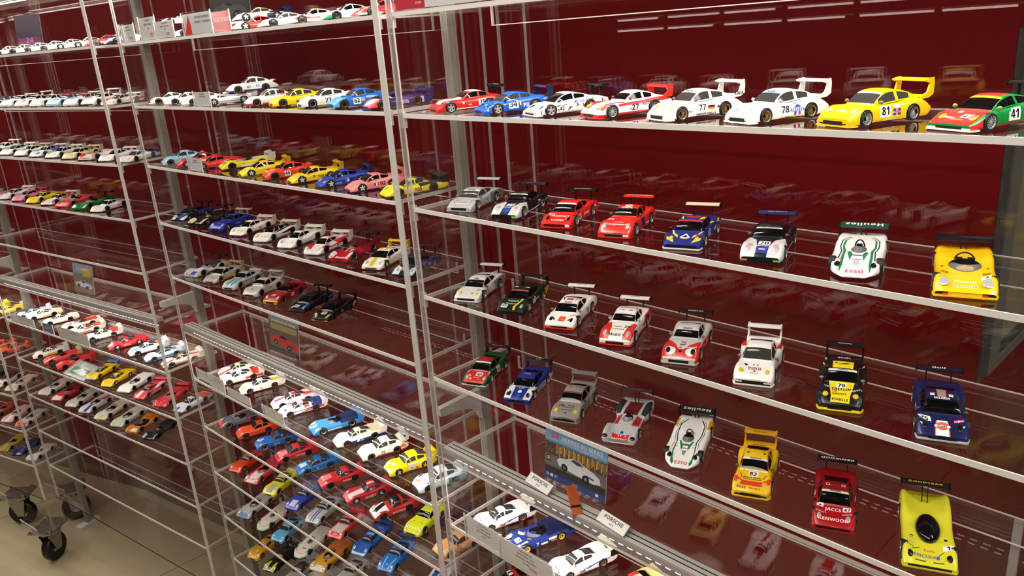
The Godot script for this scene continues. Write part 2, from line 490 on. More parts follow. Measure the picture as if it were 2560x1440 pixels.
# ======================================================= lettering and print
func glyph_image(text: String, px: float, col: Color) -> Image:
	# one line of lettering, capitals about px high
	var size := maxi(4, int(round(px / 0.72)))
	var S := Vector2i(size, 0)
	var pen := 0.0
	var bits := []
	for ch in text:
		var g = ts.font_get_glyph_index(font_rid, size, ch.unicode_at(0), 0)
		ts.font_render_glyph(font_rid, S, g)
		var ti = ts.font_get_glyph_texture_idx(font_rid, S, g)
		if ti >= 0:
			var rc = ts.font_get_glyph_uv_rect(font_rid, S, g)
			var off = ts.font_get_glyph_offset(font_rid, S, g)
			bits.append([ts.font_get_texture_image(font_rid, S, ti).get_region(Rect2i(rc)), pen + off.x, off.y])
		pen += ts.font_get_glyph_advance(font_rid, size, g).x
	var w := maxi(2, int(ceil(pen)) + 2)
	var h := int(size * 1.25) + 2
	var im := Image.create_empty(w, h, false, Image.FORMAT_RGBA8)
	im.fill(Color(col.r, col.g, col.b, 0.0))
	for b in bits:
		var gi: Image = b[0]
		var ox := int(round(b[1]))
		var oy := int(round(b[2] + size * 0.95))
		for y in gi.get_height():
			for x in gi.get_width():
				var a := gi.get_pixel(x, y).a
				if a > 0.02 and x + ox >= 0 and x + ox < w and y + oy >= 0 and y + oy < h:
					im.set_pixel(x + ox, y + oy, Color(col.r, col.g, col.b, minf(1.0, a * 1.25)))
	return im.get_region(im.get_used_rect()) if im.get_used_rect().size.x > 0 else im

func stamp(im: Image, text: String, cx: float, cy: float, px: float, col: Color, turn := 0, widest := 0.0):
	var g := glyph_image(text, px, col)
	if widest > 0 and g.get_width() > widest:
		g.resize(maxi(2, int(widest)), g.get_height(), Image.INTERPOLATE_BILINEAR)
	if turn == 1: g.rotate_90(CLOCKWISE)
	elif turn == 2: g.rotate_180()
	im.blend_rect(g, Rect2i(Vector2i.ZERO, g.get_size()), Vector2i(int(cx - g.get_width() / 2.0), int(cy - g.get_height() / 2.0)))

func fill_poly(im: Image, pts: Array, col: Color, clip: Rect2i):
	var y0 := 1e9; var y1 := -1e9
	for p in pts:
		y0 = minf(y0, p.y); y1 = maxf(y1, p.y)
	for y in range(maxi(int(y0), clip.position.y), mini(int(ceil(y1)), clip.end.y)):
		var xs := []
		var yy := y + 0.5
		for i in pts.size():
			var a: Vector2 = pts[i]; var b: Vector2 = pts[(i + 1) % pts.size()]
			if (a.y <= yy) != (b.y <= yy): xs.append(a.x + (yy - a.y) / (b.y - a.y) * (b.x - a.x))
		xs.sort()
		for i in range(0, xs.size() - 1, 2):
			var xa := maxi(int(round(xs[i])), clip.position.x)
			var xb := mini(int(round(xs[i + 1])), clip.end.x)
			if xb > xa: im.fill_rect(Rect2i(xa, y, xb - xa, 1), col)

func disc(cx: float, cy: float, r: float) -> Array:
	var o := []
	for i in 20: o.append(Vector2(cx + r * cos(TAU * i / 20), cy + r * sin(TAU * i / 20)))
	return o

# a sheet of liveries: every car has a tile 160 x 88 mm (roof plan, flank, nose, tail, wing)
class Sheet:
	var im: Image
	var paints := []
	var res: float
	var next := 0
var sheets := {}
var all_sheets := []

func take_tile(res: float) -> Array:
	var s = sheets.get(res)
	var tw := int(160 * res); var th := int(88 * res)
	var cols := 2048 / tw; var rows := 2048 / th
	if s == null or s.next >= cols * rows:
		s = Sheet.new()
		s.im = Image.create_empty(2048, 2048, false, Image.FORMAT_RGBA8)
		s.res = res
		sheets[res] = s
		all_sheets.append(s)
	var k: int = s.next
	s.next += 1
	return [s, Vector2i((k % cols) * tw, (k / cols) * th)]

func paint_tile(s: Sheet, o: Vector2i, base: String, ops: String, T: Dictionary):
	var r := s.res
	var im := s.im
	var area := Rect2i(o, Vector2i(int(160 * r), int(88 * r)))
	var bc := Color.html(base)
	im.fill_rect(area, bc)
	var zone := {"t": Rect2(0, 0, 110, 50), "s": Rect2(0, 50, 110, 34), "f": Rect2(110, 50, 50, 34), "b": Rect2(110, 18, 50, 32), "w": Rect2(110, 0, 50, 18)}
	var P := func(z: String, a: float, b: float) -> Vector2:
		var q := Vector2(a, b + 25) if z == "t" else Vector2(a, 84 - b) if z == "s" else Vector2(135 + a, 84 - b) if z == "f" else Vector2(135 - a, 50 - b) if z == "b" else Vector2(135 + a, 18 - b)
		return q * r + Vector2(o)
	var clipof := func(z: String) -> Rect2i:
		var q: Rect2 = zone[z]
		return Rect2i(Rect2(q.position * r + Vector2(o), q.size * r))
	# panel gaps of doors, bonnet and sills
	var gap := bc.darkened(0.55)
	var rect := func(z: String, a0: float, a1: float, b0: float, b1: float, col: Color):
		var p: Vector2 = P.call(z, a0, b0); var q: Vector2 = P.call(z, a1, b1)
		var rc := Rect2(p, Vector2.ZERO).expand(q)
		var ri := Rect2i(int(round(rc.position.x)), int(round(rc.position.y)), maxi(1, int(round(rc.size.x))), maxi(1, int(round(rc.size.y))))
		ri = ri.intersection(clipof.call(z))
		if ri.size.x > 0 and ri.size.y > 0: im.fill_rect(ri, col)
	var after := []
	for op in ops.split(";", false):
		var a := op.split(",")
		var k := a[0]
		match k:
			"t", "s", "f", "b":
				rect.call(k, float(a[1]), float(a[2]), float(a[3]), float(a[4]), Color.html(a[5]))
			"w":
				rect.call("w", -25.0, 25.0, 0.0, 18.0, Color.html(a[1]))
			"p":
				var pts := []
				for i in range(3, a.size() - 1, 2): pts.append(P.call(a[1], float(a[i]), float(a[i + 1])))
				fill_poly(im, pts, Color.html(a[2]), clipof.call(a[1]))
			"m":  # polygon on the roof plan on both sides of the car
				for sg in [1.0, -1.0]:
					var pts := []
					for i in range(2, a.size() - 1, 2): pts.append(P.call("t", float(a[i]), float(a[i + 1]) * sg))
					fill_poly(im, pts, Color.html(a[1]), clipof.call("t"))
			"c":
				var p: Vector2 = P.call(a[1], float(a[2]), float(a[3]))
				fill_poly(im, disc(p.x, p.y, float(a[4]) * r), Color.html(a[5]), clipof.call(a[1]))
			"x":  # free brushwork: seed, zone, colour, how many
				var g := RandomNumberGenerator.new()
				g.seed = int(a[1])
				for i in int(a[4]):
					var c := Vector2(g.randf_range(6, 98), g.randf_range(-20, 20) if a[2] == "t" else g.randf_range(5, 16))
					var d := Vector2.from_angle(g.randf_range(0, TAU))
					var l := g.randf_range(2, 9); var w := g.randf_range(0.3, 1.2)
					var e := d.rotated(g.randf_range(0.4, 1.6))
					var q := [c + d * l + d.orthogonal() * w, c + d * l - d.orthogonal() * w * 0.2, c - d.orthogonal() * w, c + e * l * 0.7, c + e.orthogonal() * w]
					var pts := []
					for v in q: pts.append(P.call(a[2], v.x, v.y))
					fill_poly(im, pts, Color.html(a[3]), clipof.call(a[2]))
			"n", "N", "T", "S", "F", "W", "B":
				after.append(a)
	if r > 2.5:
		for x in [T.door[0], T.door[1]]: rect.call("s", x - 0.15, x + 0.15, 4.0, 17.0, gap)
		rect.call("s", T.door[0], T.door[1], 4.0, 4.35, gap)
		rect.call("t", T.door[0] - 6.0, T.door[0] - 5.7, -14.0, 14.0, gap)
	for x in T.ax:
		var p: Vector2 = P.call("s", x, T.R)
		fill_poly(im, disc(p.x, p.y, (T.R + 1.1) * r), Color(0.015, 0.015, 0.015), clipof.call("s"))
	for a in after:
		match a[0]:
			"n":
				var h := float(a[3])
				rect.call("t", float(a[1]) - h * 0.75, float(a[1]) + h * 0.75, float(a[2]) - h * 0.95, float(a[2]) + h * 0.95, Color.html(a[5]) if a.size() > 5 else Color(0.95, 0.95, 0.94))
				var p: Vector2 = P.call("t", float(a[1]), float(a[2]))
				stamp(im, a[4], p.x, p.y, h * r, Color(0.03, 0.03, 0.03), 1)
			"N":
				var h := float(a[3])
				rect.call("s", float(a[1]) - h * 0.95, float(a[1]) + h * 0.95, float(a[2]) - h * 0.75, float(a[2]) + h * 0.75, Color.html(a[5]) if a.size() > 5 else Color(0.95, 0.95, 0.94))
				var p: Vector2 = P.call("s", float(a[1]), float(a[2]))
				stamp(im, a[4], p.x, p.y, h * r, Color(0.03, 0.03, 0.03))
			"T":
				var p: Vector2 = P.call("t", float(a[1]), float(a[2]))
				stamp(im, a[5], p.x, p.y, float(a[3]) * r, Color.html(a[4]), 1)
			"S":
				var p: Vector2 = P.call("s", float(a[1]), float(a[2]))
				stamp(im, a[5], p.x, p.y, float(a[3]) * r, Color.html(a[4]))
			"F":
				var p: Vector2 = P.call("f", float(a[1]), float(a[2]))
				stamp(im, a[5], p.x, p.y, float(a[3]) * r, Color.html(a[4]))
			"W":
				var p: Vector2 = P.call("w", 0.0, float(a[1]))
				stamp(im, a[4], p.x, p.y, float(a[2]) * r, Color.html(a[3]), 2 if a.size() > 5 else 0, 44.0 * r)
			"B":
				var p: Vector2 = P.call("b", 0.0, float(a[1]))
				stamp(im, a[4], p.x, p.y, float(a[2]) * r, Color.html(a[3]))
	im.fill_rect(Rect2i(o + Vector2i(int(110 * r), int(84 * r)), Vector2i(int(50 * r), int(4 * r))), Color(0.02, 0.02, 0.02))

# ======================================================= car bodies
var TYPES := {
	"rear": {"L": 101.0, "W": 45.0, "R": 7.3, "ax": [18.5, 74.0], "door": [39.0, 60.0],
		"w": [[0, .84], [.03, .93], [.08, .98], [.18, .99], [.30, .93], [.52, .93], [.66, 1.05], [.80, 1.08], [.93, 1.0], [1, .88]],
		"hc": [[0, 8.5], [.04, 10.5], [.12, 13.2], [.25, 15.8], [.34, 18], [.5, 19], [.75, 20.5], [.88, 18.5], [.97, 14.5], [1, 12]],
		"hf": [[0, 8.5], [.05, 11.5], [.11, 15.8], [.18, 17.8], [.28, 17.6], [.4, 17.5], [.6, 18], [.74, 19.8], [.86, 18.6], [1, 11.5]],
		"gh": [31.0, 47.0, 61.0, 91.0, 30.4, .79, .58], "lamp": [[10.5, 14.6, 3.4, 3.4]], "split": true},
	"mid": {"L": 104.0, "W": 45.5, "R": 7.4, "ax": [20.0, 76.0], "door": [35.0, 58.0],
		"w": [[0, .88], [.03, .95], [.1, .985], [.2, 1.0], [.32, .96], [.5, .95], [.68, 1.01], [.82, 1.03], [.94, .98], [1, .92]],
		"hc": [[0, 6.5], [.05, 8.6], [.15, 11], [.27, 14.4], [.36, 16.5], [.6, 18.5], [.8, 18.4], [.95, 17.5], [1, 15.5]],
		"hf": [[0, 6.5], [.06, 9.5], [.14, 13.6], [.2, 15], [.3, 15], [.5, 16.8], [.72, 19.4], [.85, 19.2], [1, 15.5]],
		"gh": [26.0, 46.0, 57.0, 86.0, 26.8, .80, .56], "lamp": [[11.0, 14.8, 4.6, 2.6]], "split": true},
	"fore": {"L": 105.0, "W": 45.5, "R": 7.5, "ax": [20.0, 78.0], "door": [44.0, 66.0],
		"w": [[0, .84], [.03, .93], [.09, .98], [.2, 1.0], [.33, .96], [.55, .95], [.7, 1.0], [.83, 1.03], [.95, .95], [1, .86]],
		"hc": [[0, 7.5], [.04, 10], [.13, 14.3], [.28, 16.6], [.41, 18], [.6, 18.6], [.85, 19.5], [.96, 18], [1, 14.5]],
		"hf": [[0, 7.5], [.05, 11], [.13, 16.2], [.21, 17.4], [.34, 16.8], [.6, 17.6], [.77, 19.8], [.9, 19.2], [1, 14.5]],
		"gh": [40.0, 55.0, 67.0, 90.0, 28.2, .76, .55], "lamp": [[10.5, 15.0, 5.0, 3.0]], "split": true},
	"closed": {"L": 112.0, "W": 46.5, "R": 7.4, "ax": [22.0, 84.0], "door": [40.0, 56.0],
		"w": [[0, .74], [.03, .88], [.09, .97], [.2, 1.0], [.32, .97], [.5, .97], [.7, 1.0], [.9, 1.0], [1, .96]],
		"hc": [[0, 4.0], [.06, 5.8], [.15, 8.4], [.26, 12], [.35, 14.5], [.6, 17], [.75, 15.8], [.9, 14.8], [1, 14]],
		"hf": [[0, 4.5], [.05, 8], [.12, 13.8], [.18, 15.4], [.26, 14.4], [.36, 12.4], [.55, 13.5], [.7, 16.6], [.8, 17.2], [.93, 15.5], [1, 14]],
		"gh": [31.0, 48.0, 56.0, 86.0, 25.0, .56, .38], "lamp": [[12.0, 16.0, 5.0, 3.2]], "split": false},
	"open": {"L": 109.0, "W": 46.5, "R": 7.4, "ax": [21.0, 82.0], "door": [36.0, 58.0],
		"w": [[0, .93], [.03, .98], [.09, 1.0], [.2, 1.01], [.32, .98], [.5, .97], [.7, 1.0], [.9, 1.0], [1, .96]],
		"hc": [[0, 4.5], [.06, 6.2], [.16, 9], [.3, 12.2], [.38, 13.5], [.5, 13.5], [.62, 14.5], [.8, 14], [1, 13.5]],
		"hf": [[0, 5.5], [.05, 9.5], [.12, 13.4], [.2, 14.8], [.3, 13.6], [.5, 13.2], [.68, 15.6], [.85, 16], [1, 15]],
		"gh": [], "lamp": [[10.5, 16.6, 6.2, 5.4]], "split": true},
	"wrap": {"L": 109.0, "W": 46.5, "R": 7.4, "ax": [21.0, 82.0], "door": [36.0, 58.0],
		"w": [[0, .93], [.03, .98], [.09, 1.0], [.2, 1.01], [.32, .98], [.5, .97], [.7, 1.0], [.9, 1.0], [1, .96]],
		"hc": [[0, 4.5], [.06, 6.2], [.16, 9], [.3, 12.2], [.38, 13.5], [.5, 13.5], [.62, 13.5], [.8, 12], [1, 11.5]],
		"hf": [[0, 5.5], [.05, 9.5], [.12, 13.4], [.2, 14.8], [.3, 13.6], [.5, 13.2], [.6, 15], [.7, 18.6], [.85, 19.6], [.97, 19], [1, 16]],
		"gh": [], "lamp": [[9.0, 17.0, 4.0, 3.4]], "split": true},
	"pod": {"L": 109.0, "W": 46.5, "R": 7.4, "ax": [21.0, 82.0], "door": [40.0, 58.0],
		"w": [[0, .90], [.03, .97], [.09, 1.0], [.3, 1.0], [.36, .86], [.5, .80], [.6, .86], [.68, 1.0], [.9, 1.0], [1, .96]],
		"hc": [[0, 3.0], [.06, 4.0], [.16, 6.5], [.3, 11.5], [.4, 13.5], [.5, 13], [.62, 13.5], [.8, 11.5], [1, 10]],
		"hf": [[0, 8.0], [.04, 11.0], [.1, 14.4], [.2, 15.6], [.28, 14.0], [.36, 8], [.55, 8], [.66, 14.0], [.76, 16.4], [.9, 16], [1, 14]],
		"gh": [], "lamp": [[3.0, 18.5, 3.0, 3.6]], "split": false},
	"spear": {"L": 114.0, "W": 46.0, "R": 7.3, "ax": [24.0, 84.0], "door": [44.0, 58.0],
		"w": [[0, .42], [.03, .56], [.1, .82], [.18, .95], [.26, 1.0], [.4, .98], [.7, 1.0], [.92, .98], [1, .92]],
		"hc": [[0, 3.0], [.06, 4.6], [.16, 7.4], [.28, 10.8], [.36, 13], [.5, 13.6], [.64, 14.2], [.85, 13.8], [1, 13]],
		"hf": [[0, 3.0], [.06, 5.2], [.14, 10.5], [.22, 13.6], [.32, 12.8], [.5, 12.8], [.7, 15], [.88, 15], [1, 14]],
		"gh": [], "lamp": [[16.0, 15.5, 4.2, 2.8]], "split": false}}
var cache := {}

func curve(a: Array, s: float) -> float:
	# smooth interpolation through [place, value] pairs
	if s <= a[0][0]: return a[0][1]
	for i in a.size() - 1:
		if s <= a[i + 1][0]:
			var h: float = a[i + 1][0] - a[i][0]
			var t: float = (s - a[i][0]) / h
			var m0: float = (a[i + 1][1] - a[maxi(i - 1, 0)][1]) / (a[i + 1][0] - a[maxi(i - 1, 0)][0])
			var m1: float = (a[mini(i + 2, a.size() - 1)][1] - a[i][1]) / (a[mini(i + 2, a.size() - 1)][0] - a[i][0])
			var t2 := t * t; var t3 := t2 * t
			return (2 * t3 - 3 * t2 + 1) * a[i][1] + (t3 - 2 * t2 + t) * h * m0 + (-2 * t3 + 3 * t2) * a[i + 1][1] + (t3 - t2) * h * m1
	return a[a.size() - 1][1]

# points of a body section in (lateral, height), from the bottom centre up over the left side
func section(T: Dictionary, x: float) -> Array:
	var s: float = x / T.L
	var w: float = curve(T.w, s) * T.W / 2
	var hc := curve(T.hc, s)
	var hf := curve(T.hf, s)
	var yb := 2.2 + 3.5 * pow(maxf(0.0, (s - 0.9) / 0.1), 2.0)
	var top := maxf(hf, yb + 1.0)
	var d := top - yb
	return [[0, yb], [w * .9, yb], [w * .975, yb + d * .06], [w, yb + d * .28], [w * .995, yb + d * .58], [w * .975, yb + d * .8], [w * .92, yb + d * .95], [w * .82, top], [w * .68, lerpf(hf, hc, .35)], [w * .5, lerpf(hf, hc, .78)], [w * .25, hc + .15], [0, hc + .3]]

func car_pt(T: Dictionary, x: float, y: float, z: float) -> Vector3:
	return Vector3(y, z, T.L / 2 - x) * MM

func skin(mb: MB, T: Dictionary, rows: Array, closed_ends: bool):
	# rows: for each station [x, [[y, z] ...]] over the whole width; normals are averaged on the grid
	var n := rows.size(); var m: int = rows[0][1].size()
	var P := []
	for r in rows:
		var line := []
		for q in r[1]: line.append(Vector3(r[0], q[0], q[1]))
		P.append(line)
	var N := []
	for i in n:
		var line := []
		for j in m:
			var du: Vector3 = P[mini(i + 1, n - 1)][j] - P[maxi(i - 1, 0)][j]
			var dv: Vector3 = P[i][mini(j + 1, m - 1)] - P[i][maxi(j - 1, 0)]
			line.append(dv.cross(du).normalized())
		N.append(line)
	for i in n - 1:
		for j in m - 1:
			var q := [P[i][j], P[i + 1][j], P[i + 1][j + 1], P[i][j + 1]]
			var nn := [N[i][j], N[i + 1][j], N[i + 1][j + 1], N[i][j + 1]]
			car_face(mb, T, q, nn)
	if closed_ends:
		for i in [0, n - 1]:
			var line: Array = P[i]
			var h := m / 2
			var nx := Vector3(-1 if i == 0 else 1, 0, 0)
			for j in h:
				car_face(mb, T, [line[j], line[j + 1], line[m - 2 - j], line[m - 1 - j]], [nx, nx, nx, nx])

func uv_car(z: String, p: Vector3) -> Vector2:
	match z:
		"t": return Vector2(p.x, p.y + 25) / Vector2(160, 88)
		"s": return Vector2(p.x, 84 - p.z) / Vector2(160, 88)
		"f": return Vector2(135 + p.y, 84 - p.z) / Vector2(160, 88)
		"b": return Vector2(135 - p.y, 50 - p.z) / Vector2(160, 88)
	return Vector2(140, 86.5) / Vector2(160, 88)

func car_face(mb: MB, T: Dictionary, q: Array, nn: Array):
	var a: Vector3 = (nn[0] + nn[1] + nn[2] + nn[3])
	if a.length() < 1e-6: return
	a = a.normalized()
	var z := "t" if a.z > 0.55 else "k" if a.z < -0.6 else "f" if a.x < -0.72 else "b" if a.x > 0.72 else "s"
	var c := []; var cn := []; var cu := []
	for i in 4:
		c.append(car_pt(T, q[i].x, q[i].y, q[i].z))
		cn.append(Vector3(nn[i].y, nn[i].z, -nn[i].x))
		cu.append(uv_car(z, q[i]))
	mb.tri(c[0], c[1], c[2], cn[0], cn[1], cn[2], cu[0], cu[1], cu[2])
	mb.tri(c[0], c[2], c[3], cn[0], cn[2], cn[3], cu[0], cu[2], cu[3])

func body_mesh(tn: String, fine: bool) -> ArrayMesh:
	var T = TYPES[tn]
	var rows := []
	var cnt := 44 if fine else 26
	for i in cnt + 1:
		var s := float(i) / cnt
		s = lerpf(s, s * s * (3 - 2 * s), 0.5)
		var x: float = s * T.L
		var h := section(T, x)
		var line := []
		for q in h: line.append(q)
		for k in range(h.size() - 2, -1, -1): line.append([-h[k][0], h[k][1]])
		rows.append([x, line])
	var mb := MB.new()
	skin(mb, T, rows, true)
	return mb.done()

func top_at(T: Dictionary, x: float, y: float) -> float:
	var h := section(T, x)
	for k in range(h.size() - 1, 6, -1):
		if absf(y) <= h[k - 1][0]:
			var t: float = (absf(y) - h[k][0]) / maxf(h[k - 1][0] - h[k][0], 1e-6)
			return lerpf(h[k][1], h[k - 1][1], t)
	return h[6][1]

# the cabin: roof and pillars in one mesh, glass in others
func cabin(tn: String, fine: bool) -> Dictionary:
	var T = TYPES[tn]
	var g: Array = T.gh
	var x0: float = g[0]; var x1: float = g[1]; var x2: float = g[2]; var x3: float = g[3]
	var roof: float = g[4]
	var wb: float = g[5] * T.W / 2; var wr: float = g[6] * T.W / 2
	var st := []
	var add := func(a: float, b: float, n: int):
		for i in n: st.append(lerpf(a, b, float(i) / n))
	add.call(x0, x1, 7); add.call(x1, x2, 4); add.call(x2, x3, 8)
	st.append(x3)
	var prof := [[x0, 0.0], [lerpf(x0, x1, .5), .56], [x1, .93], [lerpf(x1, x2, .5), 1.0], [x2, .965], [lerpf(x2, x3, .5), .62], [x3, 0.0]]
	var rows := []
	for x in st:
		var f := clampf(curve(prof, x), 0.0, 1.0)
		var zb := curve(T.hc, x / T.L) - 0.8
		var zt: float = lerpf(zb, roof, f)
		var taper := 1.0 - 0.20 * smoothstep(x2, x3, x) - 0.10 * (1.0 - smoothstep(x0, x1, x))
		var b: float = wb * taper
		var r: float = lerpf(b, wr * lerpf(1.0, 0.93, smoothstep(x2, x3, x)), f)
		var zs: float = lerpf(zb, zt, 0.9)
		var side := []
		for t in [0.0, 0.12, 0.86, 1.0]: side.append([lerpf(b, r, pow(t, 1.3)), lerpf(zb, zs, t)])
		var tops := []
		for t in [0.90, 0.6, 0.3, 0.0]: tops.append([r * t, lerpf(zs, zt, sqrt(maxf(0.0, 1.0 - t * t)) * 0.8 + 0.2 * (1 - t))])
		var half := side + tops
		var line := []
		for q in half: line.append(q)
		for k in range(half.size() - 2, -1, -1): line.append([-half[k][0], half[k][1]])
		rows.append([x, line])
	# columns: 0-1 sill, 1-2 side glass, 2-3 cant rail, 3-4 pillar, 4..9 screens ..., mirrored
	var n := rows.size(); var m: int = rows[0][1].size()
	var P := []; var N := []
	for r in rows:
		var line := []
		for q in r[1]: line.append(Vector3(r[0], q[0], q[1]))
		P.append(line)
	for i in n:
		var line := []
		for j in m:
			line.append((P[i][mini(j + 1, m - 1)] - P[i][maxi(j - 1, 0)]).cross(P[mini(i + 1, n - 1)][j] - P[maxi(i - 1, 0)][j]).normalized())
		N.append(line)
	var out := {"roof": MB.new(), "windscreen": MB.new(), "side_window0": MB.new(), "side_window1": MB.new(), "quarter_window0": MB.new(), "quarter_window1": MB.new(), "rear_window": MB.new(), "sun_strip": MB.new()}
	var door: float = T.door[1]
	for i in n - 1:
		var xm: float = (st[i] + st[i + 1]) / 2
		for j in m - 1:
			var jj := mini(j, m - 2 - j)
			var k := "roof"
			if jj >= 4:
				if i >= 1 and i < 5: k = "windscreen"
				elif i == 5: k = "sun_strip"
				elif i >= 12 and i < n - 3: k = "rear_window"
			elif jj == 3 and i >= 1 and i < 5: k = "windscreen"
			elif jj == 3 and i == 5: k = "sun_strip"
			elif jj == 1:
				if i >= 3 and i <= 9: k = "side_window" + ("0" if j < m / 2 else "1")
				elif i >= 11 and i <= 14: k = "quarter_window" + ("0" if j < m / 2 else "1")
			car_face(out[k], T, [P[i][j], P[i + 1][j], P[i + 1][j + 1], P[i][j + 1]], [N[i][j], N[i + 1][j], N[i + 1][j + 1], N[i][j + 1]])
	return out

func wheel_meshes(R: float, rim: String) -> Array:
	var key := "wheel%s%s" % [R, rim]
	if cache.has(key): return cache[key]
	var ax := Transform3D(Basis(Vector3.UP, PI / 2), Vector3.ZERO)
	var mb := MB.new()
	var pr := []
	for q in [[R * .66, 2.7], [R * .74, 3.0], [R * .93, 2.9], [R, 2.2], [R, -2.2], [R * .93, -2.9], [R * .66, -3.0]]: pr.append(Vector2(q[0], q[1]) * MM)
	mb.lathe(pr, 22, ax)
	var tyre := mb.done()
	mb = MB.new()
	pr = []
	for q in [[R * .72, 3.02], [R * .68, 2.9], [R * .60, 1.3], [R * .1, 0.9], [0.0, 0.9]]: pr.append(Vector2(q[0], q[1]) * MM)
	if rim == "f":
		pr = []
		for q in [[R * .72, 3.02], [R * .66, 2.7], [R * .3, 2.2], [0.0, 2.4]]: pr.append(Vector2(q[0], q[1]) * MM)
	mb.lathe(pr, 20, ax)
	var dish := mb.done()
	mb = MB.new()
	var spokes: int = {"5": 5, "m": 12, "f": 0}[rim]
	for i in spokes:
		var a := TAU * i / spokes
		var wd := 1.25 if spokes == 5 else 0.42
		var poly := [Vector2(-wd * .75, 0.4) * MM, Vector2(wd * .75, 0.4) * MM, Vector2(wd, R * .66) * MM, Vector2(-wd, R * .66) * MM]
		mb.prism(poly, 1.2 * MM, 2.4 * MM, ax * Transform3D(Basis(Vector3.BACK, a), Vector3.ZERO))
	mb.lathe([Vector2(1.5, 1.0) * MM, Vector2(1.3, 2.7) * MM, Vector2(0, 2.8) * MM], 10, ax)
	cache[key] = [tyre, dish, mb.done()]
	return cache[key]

func ball(r: Vector3, seg := 10) -> ArrayMesh:
	var key := "ball%s" % r
	if cache.has(key): return cache[key]
	var mb := MB.new()
	for i in seg / 2:
		var a0 := PI * i / (seg / 2) - PI / 2; var a1 := PI * (i + 1) / (seg / 2) - PI / 2
		for k in seg:
			var b0 := TAU * k / seg; var b1 := TAU * (k + 1) / seg
			var q := []
			for ab in [[a0, b0], [a0, b1], [a1, b1], [a1, b0]]: q.append(Vector3(cos(ab[0]) * cos(ab[1]), sin(ab[0]), cos(ab[0]) * sin(ab[1])))
			var nn := []
			for v in q: nn.append((v / r).normalized())
			mb.tri(q[0] * r * MM, q[1] * r * MM, q[2] * r * MM, nn[0], nn[1], nn[2])
			mb.tri(q[0] * r * MM, q[2] * r * MM, q[3] * r * MM, nn[0], nn[2], nn[3])
	cache[key] = mb.done()
	return cache[key]

func plank(mb: MB, T: Dictionary, x: float, z: float, half: float, chord: float, thick: float, rake: float):
	# an aerofoil: its upper face carries the wing tile
	var prof := []
	var n := 7
	for i in n:
		var t := float(i) / (n - 1)
		prof.append([x + t * chord, z + t * chord * rake + thick * (4 * t * (1 - t)) * 0.7 + thick * .15, z + t * chord * rake - thick * .3 * (1 - t)])
	for i in n - 1:
		var a = prof[i]; var b = prof[i + 1]
		for up in [1, 2]:
			var d := Vector2(b[0] - a[0], b[up] - a[up]).normalized()
			var nn := Vector3(0, d.x, d.y) * (1.0 if up == 1 else -1.0)
			var q := [car_pt(T, a[0], -half, a[up]), car_pt(T, a[0], half, a[up]), car_pt(T, b[0], half, b[up]), car_pt(T, b[0], -half, b[up])]
			var va := 18.0 - 18.0 * i / (n - 1); var vb := 18.0 - 18.0 * (i + 1) / (n - 1)
			if up == 2: va = 9.0; vb = 9.0
			var k := 24.5 / half
			var u := [Vector2(135 - half * k, va), Vector2(135 + half * k, va), Vector2(135 + half * k, vb), Vector2(135 - half * k, vb)]
			if up == 2: u = [Vector2(112, 1), Vector2(112, 1), Vector2(112, 1), Vector2(112, 1)]
			for e in 4: u[e] = u[e] / Vector2(160, 88)
			mb.tri(q[0], q[1], q[2], nn, nn, nn, u[0], u[1], u[2])
			mb.tri(q[0], q[2], q[3], nn, nn, nn, u[0], u[2], u[3])
	var f = prof[0]; var e = prof[n - 1]
	for c in [[f, Vector3(0, 0, 1)], [e, Vector3(0, 0, -1)]]:
		var a = c[0]
		var u := Vector2(112, 1) / Vector2(160, 88)
		mb.quad(car_pt(T, a[0], -half, a[2]), car_pt(T, a[0], half, a[2]), car_pt(T, a[0], half, a[1]), car_pt(T, a[0], -half, a[1]), c[1], u, u, u, u)

func side_plate(list: Array, T: Dictionary, y: float, thick: float, pts: Array):
	# an upright plate along the car, outline in (x, z)
	var poly := []
	for p in pts: poly.append(Vector2(T.L / 2 - p[0], p[1]) * MM)
	var mb := MB.new()
	var m2 := MB.new()
	m2.prism(poly, (-thick / 2) * MM, (thick / 2) * MM, Transform3D(Basis(Vector3(0, 0, 1), Vector3.UP, Vector3(-1, 0, 0)), Vector3(y * MM, 0, 0)))
	var u := Vector2(112, 1) / Vector2(160, 88)
	for i in range(0, m2.v.size(), 3):
		mb.tri(m2.v[i], m2.v[i + 1], m2.v[i + 2], m2.n[i], m2.n[i + 1], m2.n[i + 2], u, u, u)
	list.append(mb.done())

